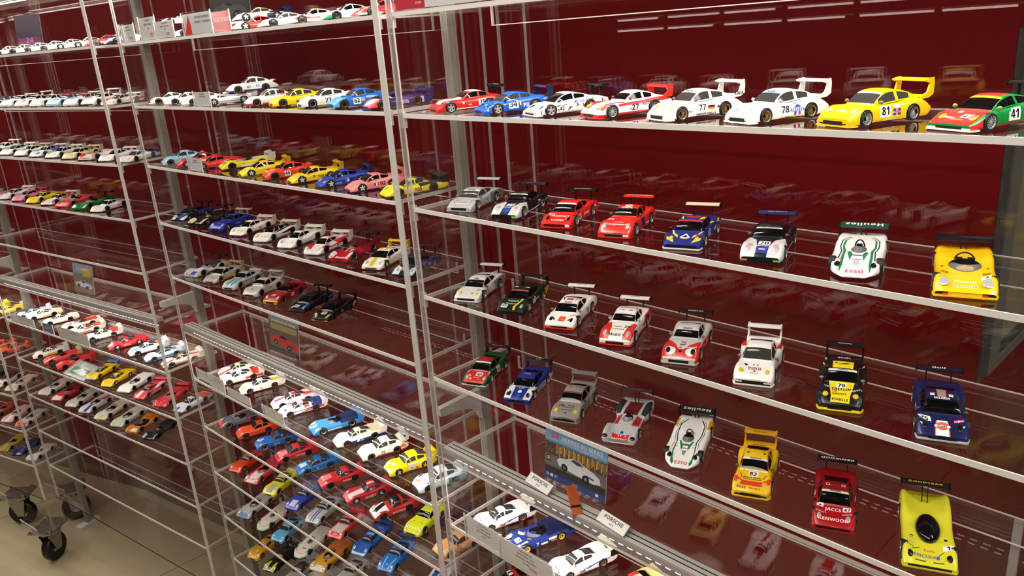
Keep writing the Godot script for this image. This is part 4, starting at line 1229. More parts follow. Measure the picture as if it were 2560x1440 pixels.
	line_up("A", -2, 22.0, 4.0, steps(0.68, 8, 0.682), [
		["silver white coupe scribbled black, silver wing", "mid", "g", "5s", "lens_yellow", GD, "cfcfcd", "x,21,t,3a3a3c,18;x,24,s,2a2a2c,26;f,-15,15,3,6.2,161616;f,-21,-13,6.6,8,d8b060;f,13,21,6.6,8,d8b060;f,-22,22,2,2.7,e8e8e6;n,22,12,3.4,43,cfcfcd;s,60,104,4,19,75757a;w,c4c6c8", "d6d6d4", "CIBIE"],
		["black green coupe with yellow diagonal stripe, number 57", "mid", "w", "5s", "lens", GD, "16241c", "p,t,e8d020,2,4,10,2,34,10,34,13,12,5.4,2,7;n,10,-12,5,57;T,24,-3,3,e0e4e0,DUNLOP;T,17,-4,2.8,c8ccc8,GUINESS;N,44,10,6,57;p,s,d8b81c,60,3,104,17,104,12,80,3;S,56,9.5,4,d8d8d4,SUN;S,90,14,4,e8d020,HEICO;t,50,53,-12,-6,d8dcb8;t,50,53,6,12,d8dcb8;f,-14,14,2.6,5.6,0c100e;w,14181a", "b8504c"],
		["white coupe with red square on bonnet, white wing", "mid", "g", "5s", "lens_dark", GD, "f0efed", "t,8,19,-4.6,4.6,e0452c;T,13,0,3,f0c040,CM;m,26262a,9,10,14,14,16,14,12,9;t,48,54,-5,5,c8342c;m,1c1c1e,47,8,60,13,62,12,48,7;f,-25,25,2,4.6,c8342c;f,-10,10,2.8,4,2a1010;T,22,14,3,222,CIVI;p,s,c8342c,44,2.6,100,6,100,3,44,2;S,74,9,4,d06050,GIRO;N,60,9.5,6,33,f0efed;w,f0efee;W,9,3,444,WEST FM", "d4d8de", "PACIFIC"],
		["white coupe with red wings and number 26", "fore", "g", "5s", "lens", GD, "eceae6", "m,d42e2a,2,9,2,24,36,24,40,15,24,10;T,9,0,4.4,26262c,Mobil 1;T,20,0,2.8,3a3a3e,TOYOTA;T,27,-3,3,3a3a3e,SARD;T,28,10,6,161618,26;f,-25,25,2,3.6,d42e2a;f,-12,12,3.6,6,141416;p,s,d42e2a,60,6,105,12,105,20,70,18;S,64,8.6,4,33333a,DENSO;t,58,60,-8,-3,44444a;t,58,60,3,8,44444a;w,efece6;W,9,3.4,33333a,ROHM", "e0dfdc"],
		["silver red coupe with oval lamps, number 76", "fore", "g", "5s", "lens_dark", GD, "c2c0bc", "m,cf2a28,2,0,2,22,20,24,36,20,24,8,14,2.4,14,0;s,0,70,2,14,cf2a28;c,t,11,12,6.2,e6e6e4;c,t,11,-12,6.2,e6e6e4;T,19,6,3,e8e8ea,BELMONDO;c,t,18,-1.4,2.2,2a2a2c;t,9,13,-1.4,1.4,1a1a1c;T,30,0,4.2,26262a,76;t,23,26,-3,3,55555a;c,t,6,-6,1.4,58b83a;f,-12,12,2.8,6,180808;x,31,t,9a2020,6;S,60,10,5,e8e4e0,76;S,84,13,4,2a2a2c,CHEREAU;w,17171a;W,9,4.2,e8e8ea,DUNLOP", "d4d2ce", "AGUSTA"],
		["white rear engined coupe with red hips, tall wing", "rear", "b", "5w", "lens_yellow", GG, "f0efed", "T,18,0,3,6a3030,MONTE;T,15,0,3,a05a5a,CARLO;t,23,25,-3,-1,1f7a3c;t,23,25,-1,1,ece8d8;t,23,25,1,3,d0342c;c,t,12,0,1.2,50302c;T,9,0,2,7a7a80,Gerard;p,t,26262a,20,-10,24,-13,25,-10,22,-8;m,c8342c,68,17,78,18,90,18,92,24,70,24;p,s,c8342c,66,6,84,20,96,16,96,5;f,-16,16,6,7,2a2a2e;f,-22,-10,2.6,4.6,1a1a1c;f,10,22,2.6,4.6,1a1a1c;f,-24,-17,5.6,7,d88848;f,17,24,5.6,7,d88848;S,52,10,6,2a2a2e,76;w,f0f0ee"],
		["black rear engined coupe with yellow bonnet, number 79", "rear", "b", "5s", "lens_yellow", GD, "161618", "m,e8d61e,2,0,2,9,10,9,34,12.5,34,0;m,e8d61e,46,0,46,10,62,10.5,62,0;n,28,0,5,79,f4f2e4;T,22,0,3.8,15151a,TRITON;T,14,-1,3,3a3a20,Jaquet;t,17,20,-8,-4,d03a34;t,18.2,18.8,-7.4,-4.6,fff;t,17.4,19.6,-6.3,-5.7,fff;T,6,0,3,26261c,PIRELLI;p,t,4a3a18,52,-4,54,6,57,5,53,-5;c,t,56,-7,1.4,2a2a1c;f,-25,25,2,4,e8d61e;f,-14,14,4.4,7,101012;T,24,-14,3,d8dce0,VP;T,20,15,3,d8dce0,DAVID;S,50,10,6,e8d61e,79;m,e8d61e,70,18,76,20,80,21,74,21;w,141416;W,9,3.6,e6e6ea,TRITON,up", "e4e4e2", "TISSOT"],
		["navy long tailed coupe with orange stripe, number 25", "mid", "g", "5s", "lens_dark", GD, "1a2150", "m,e8784a,0,0,0,6.4,10,6,20,5,20,0;m,eceef2,0,0,0,5.4,10,5,20,4,20,0;c,t,12.5,0,5,e8e6ea;c,t,12.5,0,5.6,e0623c;t,11,14,-6.6,6.6,eceef2;T,12.5,0,2.9,2a3c90,Gulf;T,31,0,2.6,e6e8f0,McLAREN;p,t,eceef2,17,-19,17,-9,24,-10,24,-21;T,20,-15,5,1a1a24,25;t,18,22,10,18,c83a50;t,19.6,20.4,10,18,eee;t,18,22,13.6,14.4,eee;m,c8ccd4,9,13,11,18,13,19,12,14;m,c8603c,44,0,44,3.6,70,5,70,0;m,8c8a84,45,0,45,3,69,4.2,69,0;m,d8dcb8,46,6,46,10,50,10,50,6;f,-25,25,2,3.6,b8b8bc;f,-10,10,2.8,5,14141c;f,-25,25,6.6,7.2,e0623c;S,50,10,6,eceef2,25;S,90,13,4,eceef2,BBA;w,15172c;W,9,5.4,f4f4f6,Gulf", "14142a", "McLAREN"]], -0.12)
	line_up("A", -3, 23.0, 4.0, steps(0.67, 8, 0.685), [
		["red green coupe, dark rear wing, number 40", "mid", "w", "ms", "lens", GD, "14502c", "m,c4302a,0,0,0,17,16,19,30,15,34,0;t,44,66,-11,11,a8282a;n,20,2,6,40;T,12,0,2.4,f0d8d8,FERGAT;c,t,14,-13,2.6,f0b8b8;c,t,8,-9,2.4,f0b8b8;t,7,9,2,9,d87038;m,e8e8e8,16,19,34,15,35,16,17,20.4;f,-25,25,2,3.4,c8ccd0;f,-14,14,3.6,6,1c0c0c;p,s,e8e8ea,20,4,70,4,100,16,100,17,70,5.2,20,5;N,52,11,6,40;s,84,104,4,20,7a2226;w,2a1a1c;W,9,3,d8d8dc,BIENVENUE", "e2e2e0"],
		["blue white coupe, yellow roof lettering, number 52", "mid", "w", "5s", "lens_dark", GD, "1e3484", "m,dfe4ee,2,10,2,24,34,24,40,17,26,11;T,52,0,4.4,dcc230,LUX;T,26,0,3.4,dcc230,LUX;p,t,eef0f4,14,-2,18,-4,22,-1,20,2,16,3;t,2,12,-3,3,2a58b8;m,1a1a1e,6,13,6,19,12,19,12,13;T,28,13,4.4,16161c,52;f,-14,14,2.6,5.6,0e1228;s,34,104,2,12,c8d0e0;S,52,8,6,30406c,POLINI;S,84,12,6,e6eaf2,JB;w,1a2038;W,9,4,d8c038,LUX", "1e3484"],
		["dark silver rear engined coupe with chequer marks", "rear", "b", "5s", "lens_yellow", GD, "8e8882", "t,22,24,-12,-10,1a1a1a;t,20,22,-10,-8,1a1a1a;t,22,24,-8,-6,1a1a1a;t,24,26,-10,-8,1a1a1a;t,20,22,-14,-12,1a1a1a;T,24,4,2.8,2a2622,ROCK;T,20,2,2.4,2a2622,FINANCIAL;T,14,0,2,3a3632,PERSPECTIVE;c,t,8,0,1.3,1a1a1a;T,56,-7,3.4,4a4642,S;T,56,7,3.4,4a4642,S;f,-16,16,3,5.6,141414;f,-8,8,7.4,8.4,3a4a7a;S,52,9,5,5a4a40,81;s,64,100,4,18,6a6058;w,8a847e", "7a4a34"],
		["red and silver open prototype with separate wings", "pod", "h", "ms", "lens_dark", GD, "b9bbbe", "t,0,16,-11.5,11.5,d3302c;T,6.6,0,4.4,f2efec,MEITEC;T,13.6,-1.6,3.6,f4f4f4,11;t,12,15,4,5.4,2a3a90;t,12,15,5.4,6.8,eee;t,12,15,6.8,8.2,d03030;c,t,20,0,2.2,283a90;m,b0302c,34,9,34,17,62,17,62,10;m,2a2c34,66,14,66,24,100,24,100,14;f,-12,12,2,4,e8e8ea;s,36,62,4,12,a82c2a;t,62,104,-10,10,6a2226;w,48322e;W,9,3,d8504c,COURAGE"],
		["white and green open prototype lettered ESSO, number 8", "spear", "p", "5s", "lens_dark", GD, "eff0ef", "T,8,0,4.6,d8382c,ESSO;m,1f7a50,4,10,8,13,26,13.4,28,12.4,14,11,8,9;m,26282c,26,12,44,11,62,14,84,14,100,8,100,9.4,84,15.4,62,15.2,44,12.2,26,13.2;m,26282c,30,15,44,14,62,16.6,84,16.4,96,13,96,13.6,84,17,62,17.2,44,14.6,30,15.6;m,1f7a50,28,4,44,8.6,46,7,34,3;T,32,0,2.4,444a50,Valeo;t,36,39,-4.4,4.4,3a6a4a;p,t,8a8c94,20,-1,28,-3,28,3,20,1;c,t,34,-10,1.6,d8c850;c,t,34,10,1.6,d8c850;T,20,16.6,5.4,161618,8;t,20,21,-19,-15,d04a50;m,d8a01c,76,18,100,18,100,23.4,80,23.4;s,76,112,2,16,d8a01c;w,181c1c;W,8.5,8,dfe6e0,Heuliez,up"],
		["yellow rear engined coupe with red nose, number 82", "rear", "b", "5s", "lens_yellow", GD, "f0c41e", "m,e2452c,8,0,8,14,11,22,20,22,15,12,15,0;n,27,0,5.6,82;T,21,0,2.4,26241a,pierre welter;T,18,0,2,4a4024,KRONENBOURG;T,5,-11,3,2a2614,BOSE;T,5,4,2,6a5a2c,Marlboro;p,t,2a2614,18,12,26,15,26.6,14.4,19,11.4;p,t,2a2614,18,-12,26,-15,26.6,-14.4,19,-11.4;t,52,55,-11,-8,3a4a30;t,52,55,8,11,3a4a30;t,62,72,-10,10,8a5a18;f,-18,18,3,5.6,1c160c;t,30,34,-12,-11,b08a1c;S,50,9.6,5,26241a,82;S,52,5,2.4,6a5414,BOUILLON;s,70,100,4,19,c8981c;w,dca61c;W,6,3,6a4a14,KOREHART", "e8e0dc", "Texalarm"],
		["dark red coupe with black glass, number 47", "mid", "g", "5s", "lens", GD, "a8161c", "T,9,0,4.4,f2eeee,KENWOOD;T,22,-1,4.4,f4f0f0,JACCS;n,24,13,4.4,47;t,24,29,-18,-11,e6e6ee;c,t,26.5,-14.5,1.3,3a3a9a;T,17,-13,1.8,e8d8d8,STANLEY;T,17,13,1.8,e8d8d8,YAMATO;t,15,16.4,-16,-9,4a0c10;t,15,16.4,9,16,4a0c10;m,8a1218,40,0,40,24,104,24,104,0;t,50,54,-10,-6,d8ccb0;t,51,53,-9,-7,26261c;t,50,54,6,10,d8ccb0;t,51,53,7,9,26261c;f,-17,17,2.4,5.4,240608;f,-23,23,6.6,7,eee;s,34,104,2,19,7a1218;N,50,10,6,47;w,161214;W,9,6,efe9e9,KENWOOD,up", "d8d0c0", "HONDA"],
		["lime yellow open prototype with dark wrap screen", "wrap", "h", "5s", "lens_dark", GD, "d6d233", "n,22,16,4.6,1;T,18,0,2.8,d05a3c,Cuna;T,11,-3,3,4a5a9c,ERICSSON;t,9,13,6,8.4,3c6ac0;p,t,26261c,16,-14,20,-8,20.6,-8,16.6,-14.6;p,t,26261c,13,8,18,13,18.4,12.4,13.6,7.6;t,22,24,-19,-13,c8a8a0;t,18.6,19.4,-20,-13,2a3a6a;t,18.6,19.4,13,20,2a3a3a;f,-18,18,2.6,5,16160c;t,5,6,-12,-3,2a2a18;t,5,6,3,12,2a2a18;m,1a1a14,32,13,32,16,35,16,35,13;c,t,32,-15,2,b0a83c;w,17170f;W,9,4.6,dcc42c,GOODYEAR"]], -0.12)
	line_up("A", -5, -17.0, 4.0, [0.42, 1.02, [1.72, -0.1], 2.45, 3.13, 3.85, 4.55, 5.25], [
		["white and blue closed prototype, number 25", "closed", "p", "mg", "lens", GG, "eeeef2", "T,16,-6,4,3a4ab0,Mobil 1;T,26,-4,3.4,3a4ab0,25;p,s,3c4aa8,36,4,64,14,104,19,104,16,66,10,46,4;c,s,52,10,4.4,f4f2d8;S,52,10,5,22223a,25;s,40,46,4,6,d8a030;s,40,46,6,8,c84030;c,t,12,8,1.6,e05a4a;p,t,3c4aa8,56,-6,70,4,74,2,60,-10;p,t,3c4aa8,14,14,24,17,25,15,16,11;s,8,18,2,5,4a58c0;S,88,13,4,3c4aa8,Mobil;w,e8e4d0"],
		["blue and orange open prototype with white numbers", "open", "p", "fy", "lens", GD, "25347e", "f,-25,25,2,8,e8842c;t,0,5,-24,24,e8842c;n,18,-2,6,7,eef0f4;t,18,28,10,16,e6e8ee;p,t,e8e8ee,24,-14,30,-6,34,-8,28,-18;m,e8842c,30,6,34,12,36,11,32,5;c,t,12,10,2.4,e8842c;S,40,8,6,eceef2,7;s,46,58,4,8,e8e4da;s,60,80,8,12,e2e6ea;s,64,76,4,7,d87a34;s,84,90,10,13,d8b030;s,84,90,8,10,c83a30;c,s,80,14,2,d04a50;m,18204a,60,0,60,20,108,22,108,0;w,18204a"],
		["white and blue closed prototype, number 26", "closed", "p", "mg", "lens", GG, "efeef0", "T,14,-2,4,3a4ab0,Mobil;T,26,-4,3.4,3a4ab0,26;p,s,3c4aa8,36,4,64,14,104,19,104,16,66,10,46,4;c,s,53,10.5,4.6,f4f2e4;S,53,10.5,5.4,22223a,26;s,41,47,4,6,d8a030;s,41,47,6,8,c84030;c,t,12,6,1.6,e05a4a;p,t,3c4aa8,56,-6,70,4,74,2,60,-10;p,t,3c4aa8,12,14,22,17,23,15,14,11;s,10,22,2,4.6,3a48b8;S,92,13,4,3c4aa8,Mob;w,efe8c8"],
		["cream coupe with red and yellow roof panels", "fore", "l", "5s", "lens", GD, "e8d48a", "t,8,30,-6,6,d8302a;t,46,70,-14,-4,d8302a;t,46,70,4,14,e8c83a;s,0,104,3,8,d8302a"],
		["white closed prototype with red stripe near the corner", "closed", "p", "mg", "lens", GD, "eeeeec", "t,0,100,-3,3,d0342c"],
		["white closed prototype with broad red centre band", "closed", "p", "mg", "lens", GD, "eeeeea", "t,0,112,-8,8,d0342c"], ["purple closed prototype with red and white centre band", "closed", "p", "mg", "lens", GD, "4a2a8a", "t,0,112,-9,9,d83a34;t,0,112,-9,-6,eee"], ["yellow closed prototype with white bonnet marks", "closed", "p", "mg", "lens", GD, "e8b81c", "t,10,30,-10,-4,eee;t,10,30,4,10,eee"]], -0.12)
	line_up("A", -6, -17.0, 2.0, [0.45, 1.15, 1.85, 2.5], [
		q("white car with red and black chequered roof", "fore", "l", "5s", "ececea", "t,46,54,-14,-8,141414;t,46,54,-4,2,141414;t,46,54,8,14,141414;t,54,62,-8,-4,141414;t,54,62,2,8,141414;t,62,90,-18,18,c8302c;t,20,40,-16,-4,c8302c"),
		q("red coupe with white roof", "fore", "l", "5s", "c8302c", "t,44,80,-16,16,ececea"), q("blue open prototype", "open", "p", "5s", "2a50b0"), q("yellow coupe with black nose", "mid", "g", "5s", "e6c81e", "t,0,12,-24,24,181818")])
	cars_far()

func cars_far():
	var GG := "glass_grey"
	# ---------------- middle case
	line_up("B", 1, -18.0, 2.0, [[-6.0, -0.30, 0.03], [-5.3, -0.16], [-3.85, -0.42, 0.02], -3.36, -2.65, -1.98, -1.25, -0.58], [
		q("white open prototype with orange streaks", "open", "p", "mk", "efeae0", "m,e8a02c,40,6,90,18,90,22,50,12;s,40,100,8,12,e0a030;p,s,c8342c,60,10,104,14,104,12"),
		q("white open prototype with yellow red flashes", "open", "-", "mk", "efece4", "s,50,84,4,9,e6a82a;p,s,c8402c,60,10,108,14,108,11;t,60,100,4,18,d8742c"),
		q("cream and navy closed prototype, number 22", "closed", "p", "5w", "ece4cc", "s,64,110,2,12,24306c;S,44,9,5,3a3a48,22;t,70,112,-24,24,28305c;w,24306c", GG),
		q("red prototype with white nose", "closed", "p", "5w", "cc3028", "t,0,20,-24,24,ece4dc;s,0,22,2,14,ece4dc;N,52,8,6,9"),
		q("white closed prototype, number 21", "closed", "-", "mk", "f0eadc", "S,50,9,6,26262a,21;t,60,110,-24,24,e4d8b8", GG),
		q("red and white closed prototype with gold wheels", "closed", "p", "mg", "eee4dc", "t,0,44,-8,8,d03a34;s,0,110,8,14,d03a34;m,d03a34,8,10,36,18,36,12;t,46,56,-10,10,e8c850;S,56,6,5,c89030,38"),
		q("white closed prototype with green sill, number 18", "closed", "-", "fk", "f2efdf", "p,s,2c9a60,0,2,28,3,26,9,0,8;S,58,9,6,26262a,18;s,46,54,4,6,c84a3c;t,50,112,-24,24,e8dca8"),
		q("red prototype nose with white flash", "closed", "p", "ms", "cc2c34", "m,efe8e4,4,0,4,10,30,16,30,8;s,0,40,2,6,efe8e4")], -0.12)
	line_up("B", 0, -18.0, 2.0, [-6.6, -5.98, -5.35, -4.66, [-4.12, -0.28, 0.024], -3.36, -2.68, -1.98, -1.3, -0.6], [
		q("white low prototype with navy lip", "closed", "-", "mg", "ecebe6", "t,0,6,-24,24,24305c;s,30,100,10,12,cfd4dc", GG), q("white coupe prototype, number 14", "closed", "-", "ms", "efeee8", "S,56,9,5,3a3a40,14", GG), q("white coupe prototype, number 11", "closed", "-", "ms", "eeece6", "S,54,9,5,3a3a40,11;w,ddd", GG),
		q("white low prototype with grey flank lines", "closed", "p", "5w", "ece8e2", "s,30,110,6,7.4,8a8a90;c,t,20,-12,2,e0a03a"),
		q("white coupe with blue sills on a riser", "rear", "l", "mg", "ecebe8", "s,30,101,2,6,24409a;f,-25,25,2,6,24409a;s,0,10,2,6,24409a;S,40,11,5,3a3a48,41;s,56,58,10,15,2a50b0;s,60,62,10,15,c83a34", GG),
		q("white coupe with red sill and red tail", "rear", "l", "mg", "eae8e4", "s,30,72,2,6,c4302c;f,-25,25,2,6.4,c4302c;s,0,10,2,7,c4302c;t,66,101,-24,24,c4302c;c,t,12,-8,2,d8a83a", GG),
		q("yellow coupe with yellow fin tail, number 65", "rear", "l", "mg", "f0d318", "c,s,58,11,4.6,ecebe2;S,58,11,5,3a3a20,65;s,44,50,8,10,c83a2c;s,44,50,6,8,222", GG),
		q("white coupe with black number 77", "rear", "l", "ms", "efeeea", "S,48,10.5,8,16161a,77;c,s,24,13,1.6,e0a03a;s,62,65,8,14,e0742c;T,14,0,5,2a2a30,77", GG),
		q("light and mid blue coupe with number 62", "rear", "l", "mg", "2a6ac4", "t,0,26,-24,24,58a8dc;s,0,22,2,18,58a8dc;N,42,10.5,7,62;s,50,56,9,13,e8e4e0;s,50,56,10,11,c83a34;S,68,15,3.4,cfe0f4,KREMER", GG),
		q("purple long prototype with red and white nose", "closed", "p", "mg", "34286e", "t,0,34,-24,24,d8444c;s,0,34,2,16,d8444c;m,efe8ea,4,6,4,16,30,18,30,10;S,64,8,5,d8d4ec,Silk;s,90,96,4,14,c4bce4;w,34286e")])
	line_up("B", -1, -18.0, 2.0, [-6.52, -5.95, -5.4, [-4.85, -0.30], [-3.85, -0.1], -3.17, -2.5, -1.82, -1.15, -0.45], [
		q("pale blue coupe with yellow lower edge", "rear", "l", "ms", "8cc0dc", "s,0,101,2,5,e8d238;f,-25,25,2,6,e8d238", GG), q("red coupe with white side panel", "fore", "-", "5s", "c82c30", "s,44,66,6,14,e8d8d4"), q("low red car behind a label", "closed", "-", "5s", "cc2c2c", "s,0,30,2,4,efe0dc"),
		q("yellow and white open prototype", "open", "p", "mk", "e8d820", "t,44,109,-14,14,ecebe4;s,40,84,2,8,ecebe4;w,c8ccc0;S,44,10,4,7a3a1c,23"),
		q("yellow coupe with black windows and low wing", "mid", "w", "5w", "f0cf1c", "S,60,9,4,2a2a18,TOTAL;w,c8a828"), q("orange red coupe with yellow splashes, number 49", "rear", "l", "mk", "d8402c", "m,e89a3c,8,6,20,16,30,12,20,4;N,44,10,6,49;p,s,e8b83c,56,6,80,16,90,10,70,4"),
		q("yellow coupe with dark side lettering", "mid", "w", "5w", "f0cf1c", "S,62,9,5,26261c,TOTAL;S,44,11,4,26261c,95;w,c0a02c"), q("royal blue coupe with dark blue wing", "mid", "w", "5w", "2440a8", "s,48,51,7,12,c83a44;s,51,54,7,12,eee;S,60,9.5,6,16182c,91;s,90,98,13,17,e6e8f0;S,34,6,2.6,c0cce8,ACEITIX;w,1a2450", "glass_dark"),
		q("pink coupe with tricolour flag, number 92", "mid", "w", "5w", "ec8a8c", "s,42,45,7,12.4,2a3a90;s,45,48,7,12.4,eee;s,48,51,7,12.4,d0404c;S,58,9.8,6.6,26161a,92;p,s,2a1a1e,66,8,76,14,74,15,68,13;w,d87880"),
		q("yellow low car with black tail, number 35", "closed", "p", "mk", "eadd1c", "t,60,112,-24,24,1e1e1c;S,58,8,6,1a1a1a,35;s,50,54,6,12,c8463c;p,s,1a1a1a,30,14,60,16,60,14,36,12;w,1c221e")], -0.1)
	line_up("B", -2, 19.0, 2.0, [-6.55, -5.88, -5.15, -4.48, -3.75, -3.05, -2.35, -1.7, -0.98, -0.36], [
		q("navy and white coupe with black wing", "mid", "g", "5s", "1a2434", "m,dfe6ea,0,8,0,22,20,22,14,10;t,6,30,-6,6,2a58b0;s,50,104,8,18,28408c;w,14161c"), q("black open prototype with cream front wings", "pod", "h", "5s", "16161a", "m,e8dca8,0,12,0,24,24,24,24,13;t,2,14,-8,8,d8d8d8;m,c8542c,60,16,100,20,100,22;w,141418"),
		q("deep blue coupe with pale wing", "fore", "g", "5s", "1f2f9c", "T,20,-4,4,e4ecf4,A;S,54,9,5,c87a4a,TAXI;w,c8c0b0"), q("white coupe with red lower edge, number 17", "closed", "p", "mk", "ece6dc", "s,0,112,2,4.4,cc3a32;f,-25,25,2,3.4,cc3a32;S,58,8,6,2a2a2a,17;t,70,112,-8,8,a8302c;T,18,0,4,e08a7c,ENNEA;w,e4dccc"),
		q("white and black closed prototype with wide wing", "closed", "p", "mk", "e9e7e1", "t,44,112,-16,16,1c1c1e;s,50,80,8,14,26262a;T,18,0,4,e08a6c,ENNEA;m,6aa87c,6,16,10,20,14,20;w,d4ccba"), q("plain white closed prototype", "closed", "p", "5k", "ecebe7", "x,4,s,222,6;T,60,0,6,26262a,T;S,80,8,4,444,HT;w,e8e4dc"),
		q("white prototype with red wings, white rear wing", "closed", "p", "mk", "ece4e2", "m,d0302c,14,10,14,22,36,24,36,14;m,d0302c,60,12,110,18,110,24,60,24;s,30,80,9,14,d0302c;S,60,7,4,26262a,36;w,e8e2de"), q("red prototype with white wings and black wing", "pod", "h", "ms", "b81c2c", "m,efe4e4,0,14,0,24,20,24,20,14;t,0,14,-12,12,e8b8b8;m,efe4e4,30,4,44,8,44,4;t,60,109,-24,24,6a1620;w,26242a"),
		q("white coupe with yellow stripes and yellow wing", "mid", "w", "5w", "efeeea", "p,t,e8c81c,2,-6,2,4,34,-4,34,-12;m,e8c81c,44,2,60,4,60,8,44,8;s,30,104,3,5,e8c81c;m,e8c81c,14,16,30,20,30,23,14,22;f,-12,12,2.6,4.6,2a2a2c;S,88,13,5,444,33;w,e8c81c", "glass_dark"), q("dark blue and pale coupe with number 52", "mid", "g", "5s", "1c2438", "m,cfe0e4,0,6,0,22,26,22,20,10;n,16,-6,6,52;t,44,54,-10,10,26283a;s,40,104,12,18,2a48a4;S,60,9,5,b8a8b0,GT;w,20222c")], -0.16)
	line_up("B", -3, 19.0, 2.0, [-6.5, -5.8, -5.12, -4.42, -3.78, -3.05, -2.42], [
		q("white and blue open prototype with black wing", "pod", "h", "mk", "d8dade", "t,0,22,-10,10,3a5ab4;m,4a4a50,60,0,60,20,109,22,109,0;m,c86a4c,40,8,60,14,60,8;w,26262a"), q("pale silver coupe with yellow sills", "mid", "w", "my", "b8b4ac", "s,20,104,2,8,d8b430;T,14,0,4,7a7890,AVEX;w,b8a468"),
		q("silver coupe with teal stripes", "fore", "l", "ms", "b4b8ba", "m,4a9494,2,3,2,9,42,9,42,3;s,30,104,12,14,6a7478;S,56,8,4,30444c,61;s,0,104,2,3,d8a8b4"), q("pale grey coupe with swept tail", "rear", "b", "mk", "c4beb2", "T,18,-4,5,3a3a3a,32;S,50,10,5,5a504a,71;f,-18,18,3,5,2a2a2a"),
		q("red coupe with yellow front lip", "fore", "l", "mg", "98201e", "f,-25,25,2,5,d8b81c;t,0,3,-24,24,d8b81c;n,20,-4,5,49;N,52,10,5,73;t,44,104,-20,20,4c1a16;s,70,104,2,6,c8a01c"), q("black and blue coupe with black wing", "mid", "g", "5k", "16181c", "p,t,3058c0,6,6,24,12,30,20,14,20;n,16,-8,6,64;p,s,3058c0,70,6,104,18,104,10;w,141416"),
		q("black and yellow coupe with silver mirror", "mid", "w", "mk", "191714", "f,-25,25,2,4.4,c4a82c;m,c4a82c,2,12,12,20,16,18,8,10;n,20,-2,6,75;S,50,9,5,c8b890,57;p,s,b8942c,74,6,96,18,100,12,84,4")], -0.17)
	line_up("B", -5, -18.0, 2.0, [[-6.55, -0.32], [-6.2, -0.16], [-5.52, -0.2], [-4.5, -0.24], -4.1, -3.15, -2.5, -1.86, [-1.2, -0.12], [-0.55, -0.1]], [
		q("white and red prototype with cream roof", "closed", "p", "5w", "f0ece2", "t,0,40,-6,6,d8483c;s,20,104,3,6,d84a3c;t,46,60,-10,10,ece0a0", GG), q("cream white prototype with red tail", "closed", "p", "mg", "f2efe4", "t,84,112,-24,24,d84030;c,t,70,-12,4,e8d890;s,64,110,6,12,c85a40", GG),
		q("white and yellow prototype with orange roundel", "closed", "p", "mg", "efece2", "c,t,12,-6,6,ecd81c;c,s,50,9,4,e8a028;t,60,112,-10,10,e8c030;p,t,a8c8e8,26,4,40,14,44,8,30,0", GG), q("white and magenta striped prototype", "closed", "p", "ms", "efe6e6", "t,10,40,-14,-8,d83a74;t,50,104,-6,12,d8447c;s,20,90,5,9,d85a84;m,f0c84a,60,12,104,20,104,14", GG),
		q("white, blue and red prototype with orange wing panel", "closed", "p", "mg", "e8eaf2", "t,14,20,-8,0,3a58b8;s,30,100,9,14,3a5ac0;p,s,d86048,40,3,104,6,104,11,60,8;t,58,70,-20,20,e05c34;t,76,112,-24,24,2a3a80", GG), q("mid blue open prototype with navy tail", "open", "p", "mw", "3a86c8", "t,60,109,-24,24,1c2c5c;t,6,16,-18,-6,a8d0ee;c,t,44,8,4,e8c850;s,30,60,4,7,b8dcf0", GG),
		q("white prototype with navy sill and yellow hatch", "closed", "p", "mg", "ecece4", "s,30,112,2,9,2a3a78;t,36,44,-8,2,e8dc2c;s,44,50,4,9,e8e4da;s,52,60,4,9,58a8d8;t,50,112,-20,20,d8ccaa", GG), q("cream coupe with red lower panels, number 31", "rear", "b", "mg", "f0eee2", "s,30,101,2,6,d8504a;f,-25,25,2,5,d8504a;S,44,9,6,5a6458,31;s,54,60,10,13,cfd8e8;p,s,e08a4c,70,8,90,18,96,10;w,c8ccc0", GG),
		q("yellow coupe with opened door, number 54", "rear", "w", "5y", "ecd312", "c,t,18,-4,5,f2f0dc;c,s,46,8,5,efeee6;S,46,8,4.6,2a2a2a,54;s,54,60,5,9,d85a30;s,40,58,12,17,b8b8a8", GG), q("white and pale blue coupe with pink star", "rear", "b", "mg", "cfe4ee", "p,t,e89ab4,14,-4,20,0,26,-6,22,4,26,10,18,6;p,t,e8843c,6,-16,14,-8,10,-4;s,20,100,3,7,6cc0d4;m,3a4a7a,10,14,20,20,24,16;s,60,101,4,16,4a7a7c", GG)], -0.14)
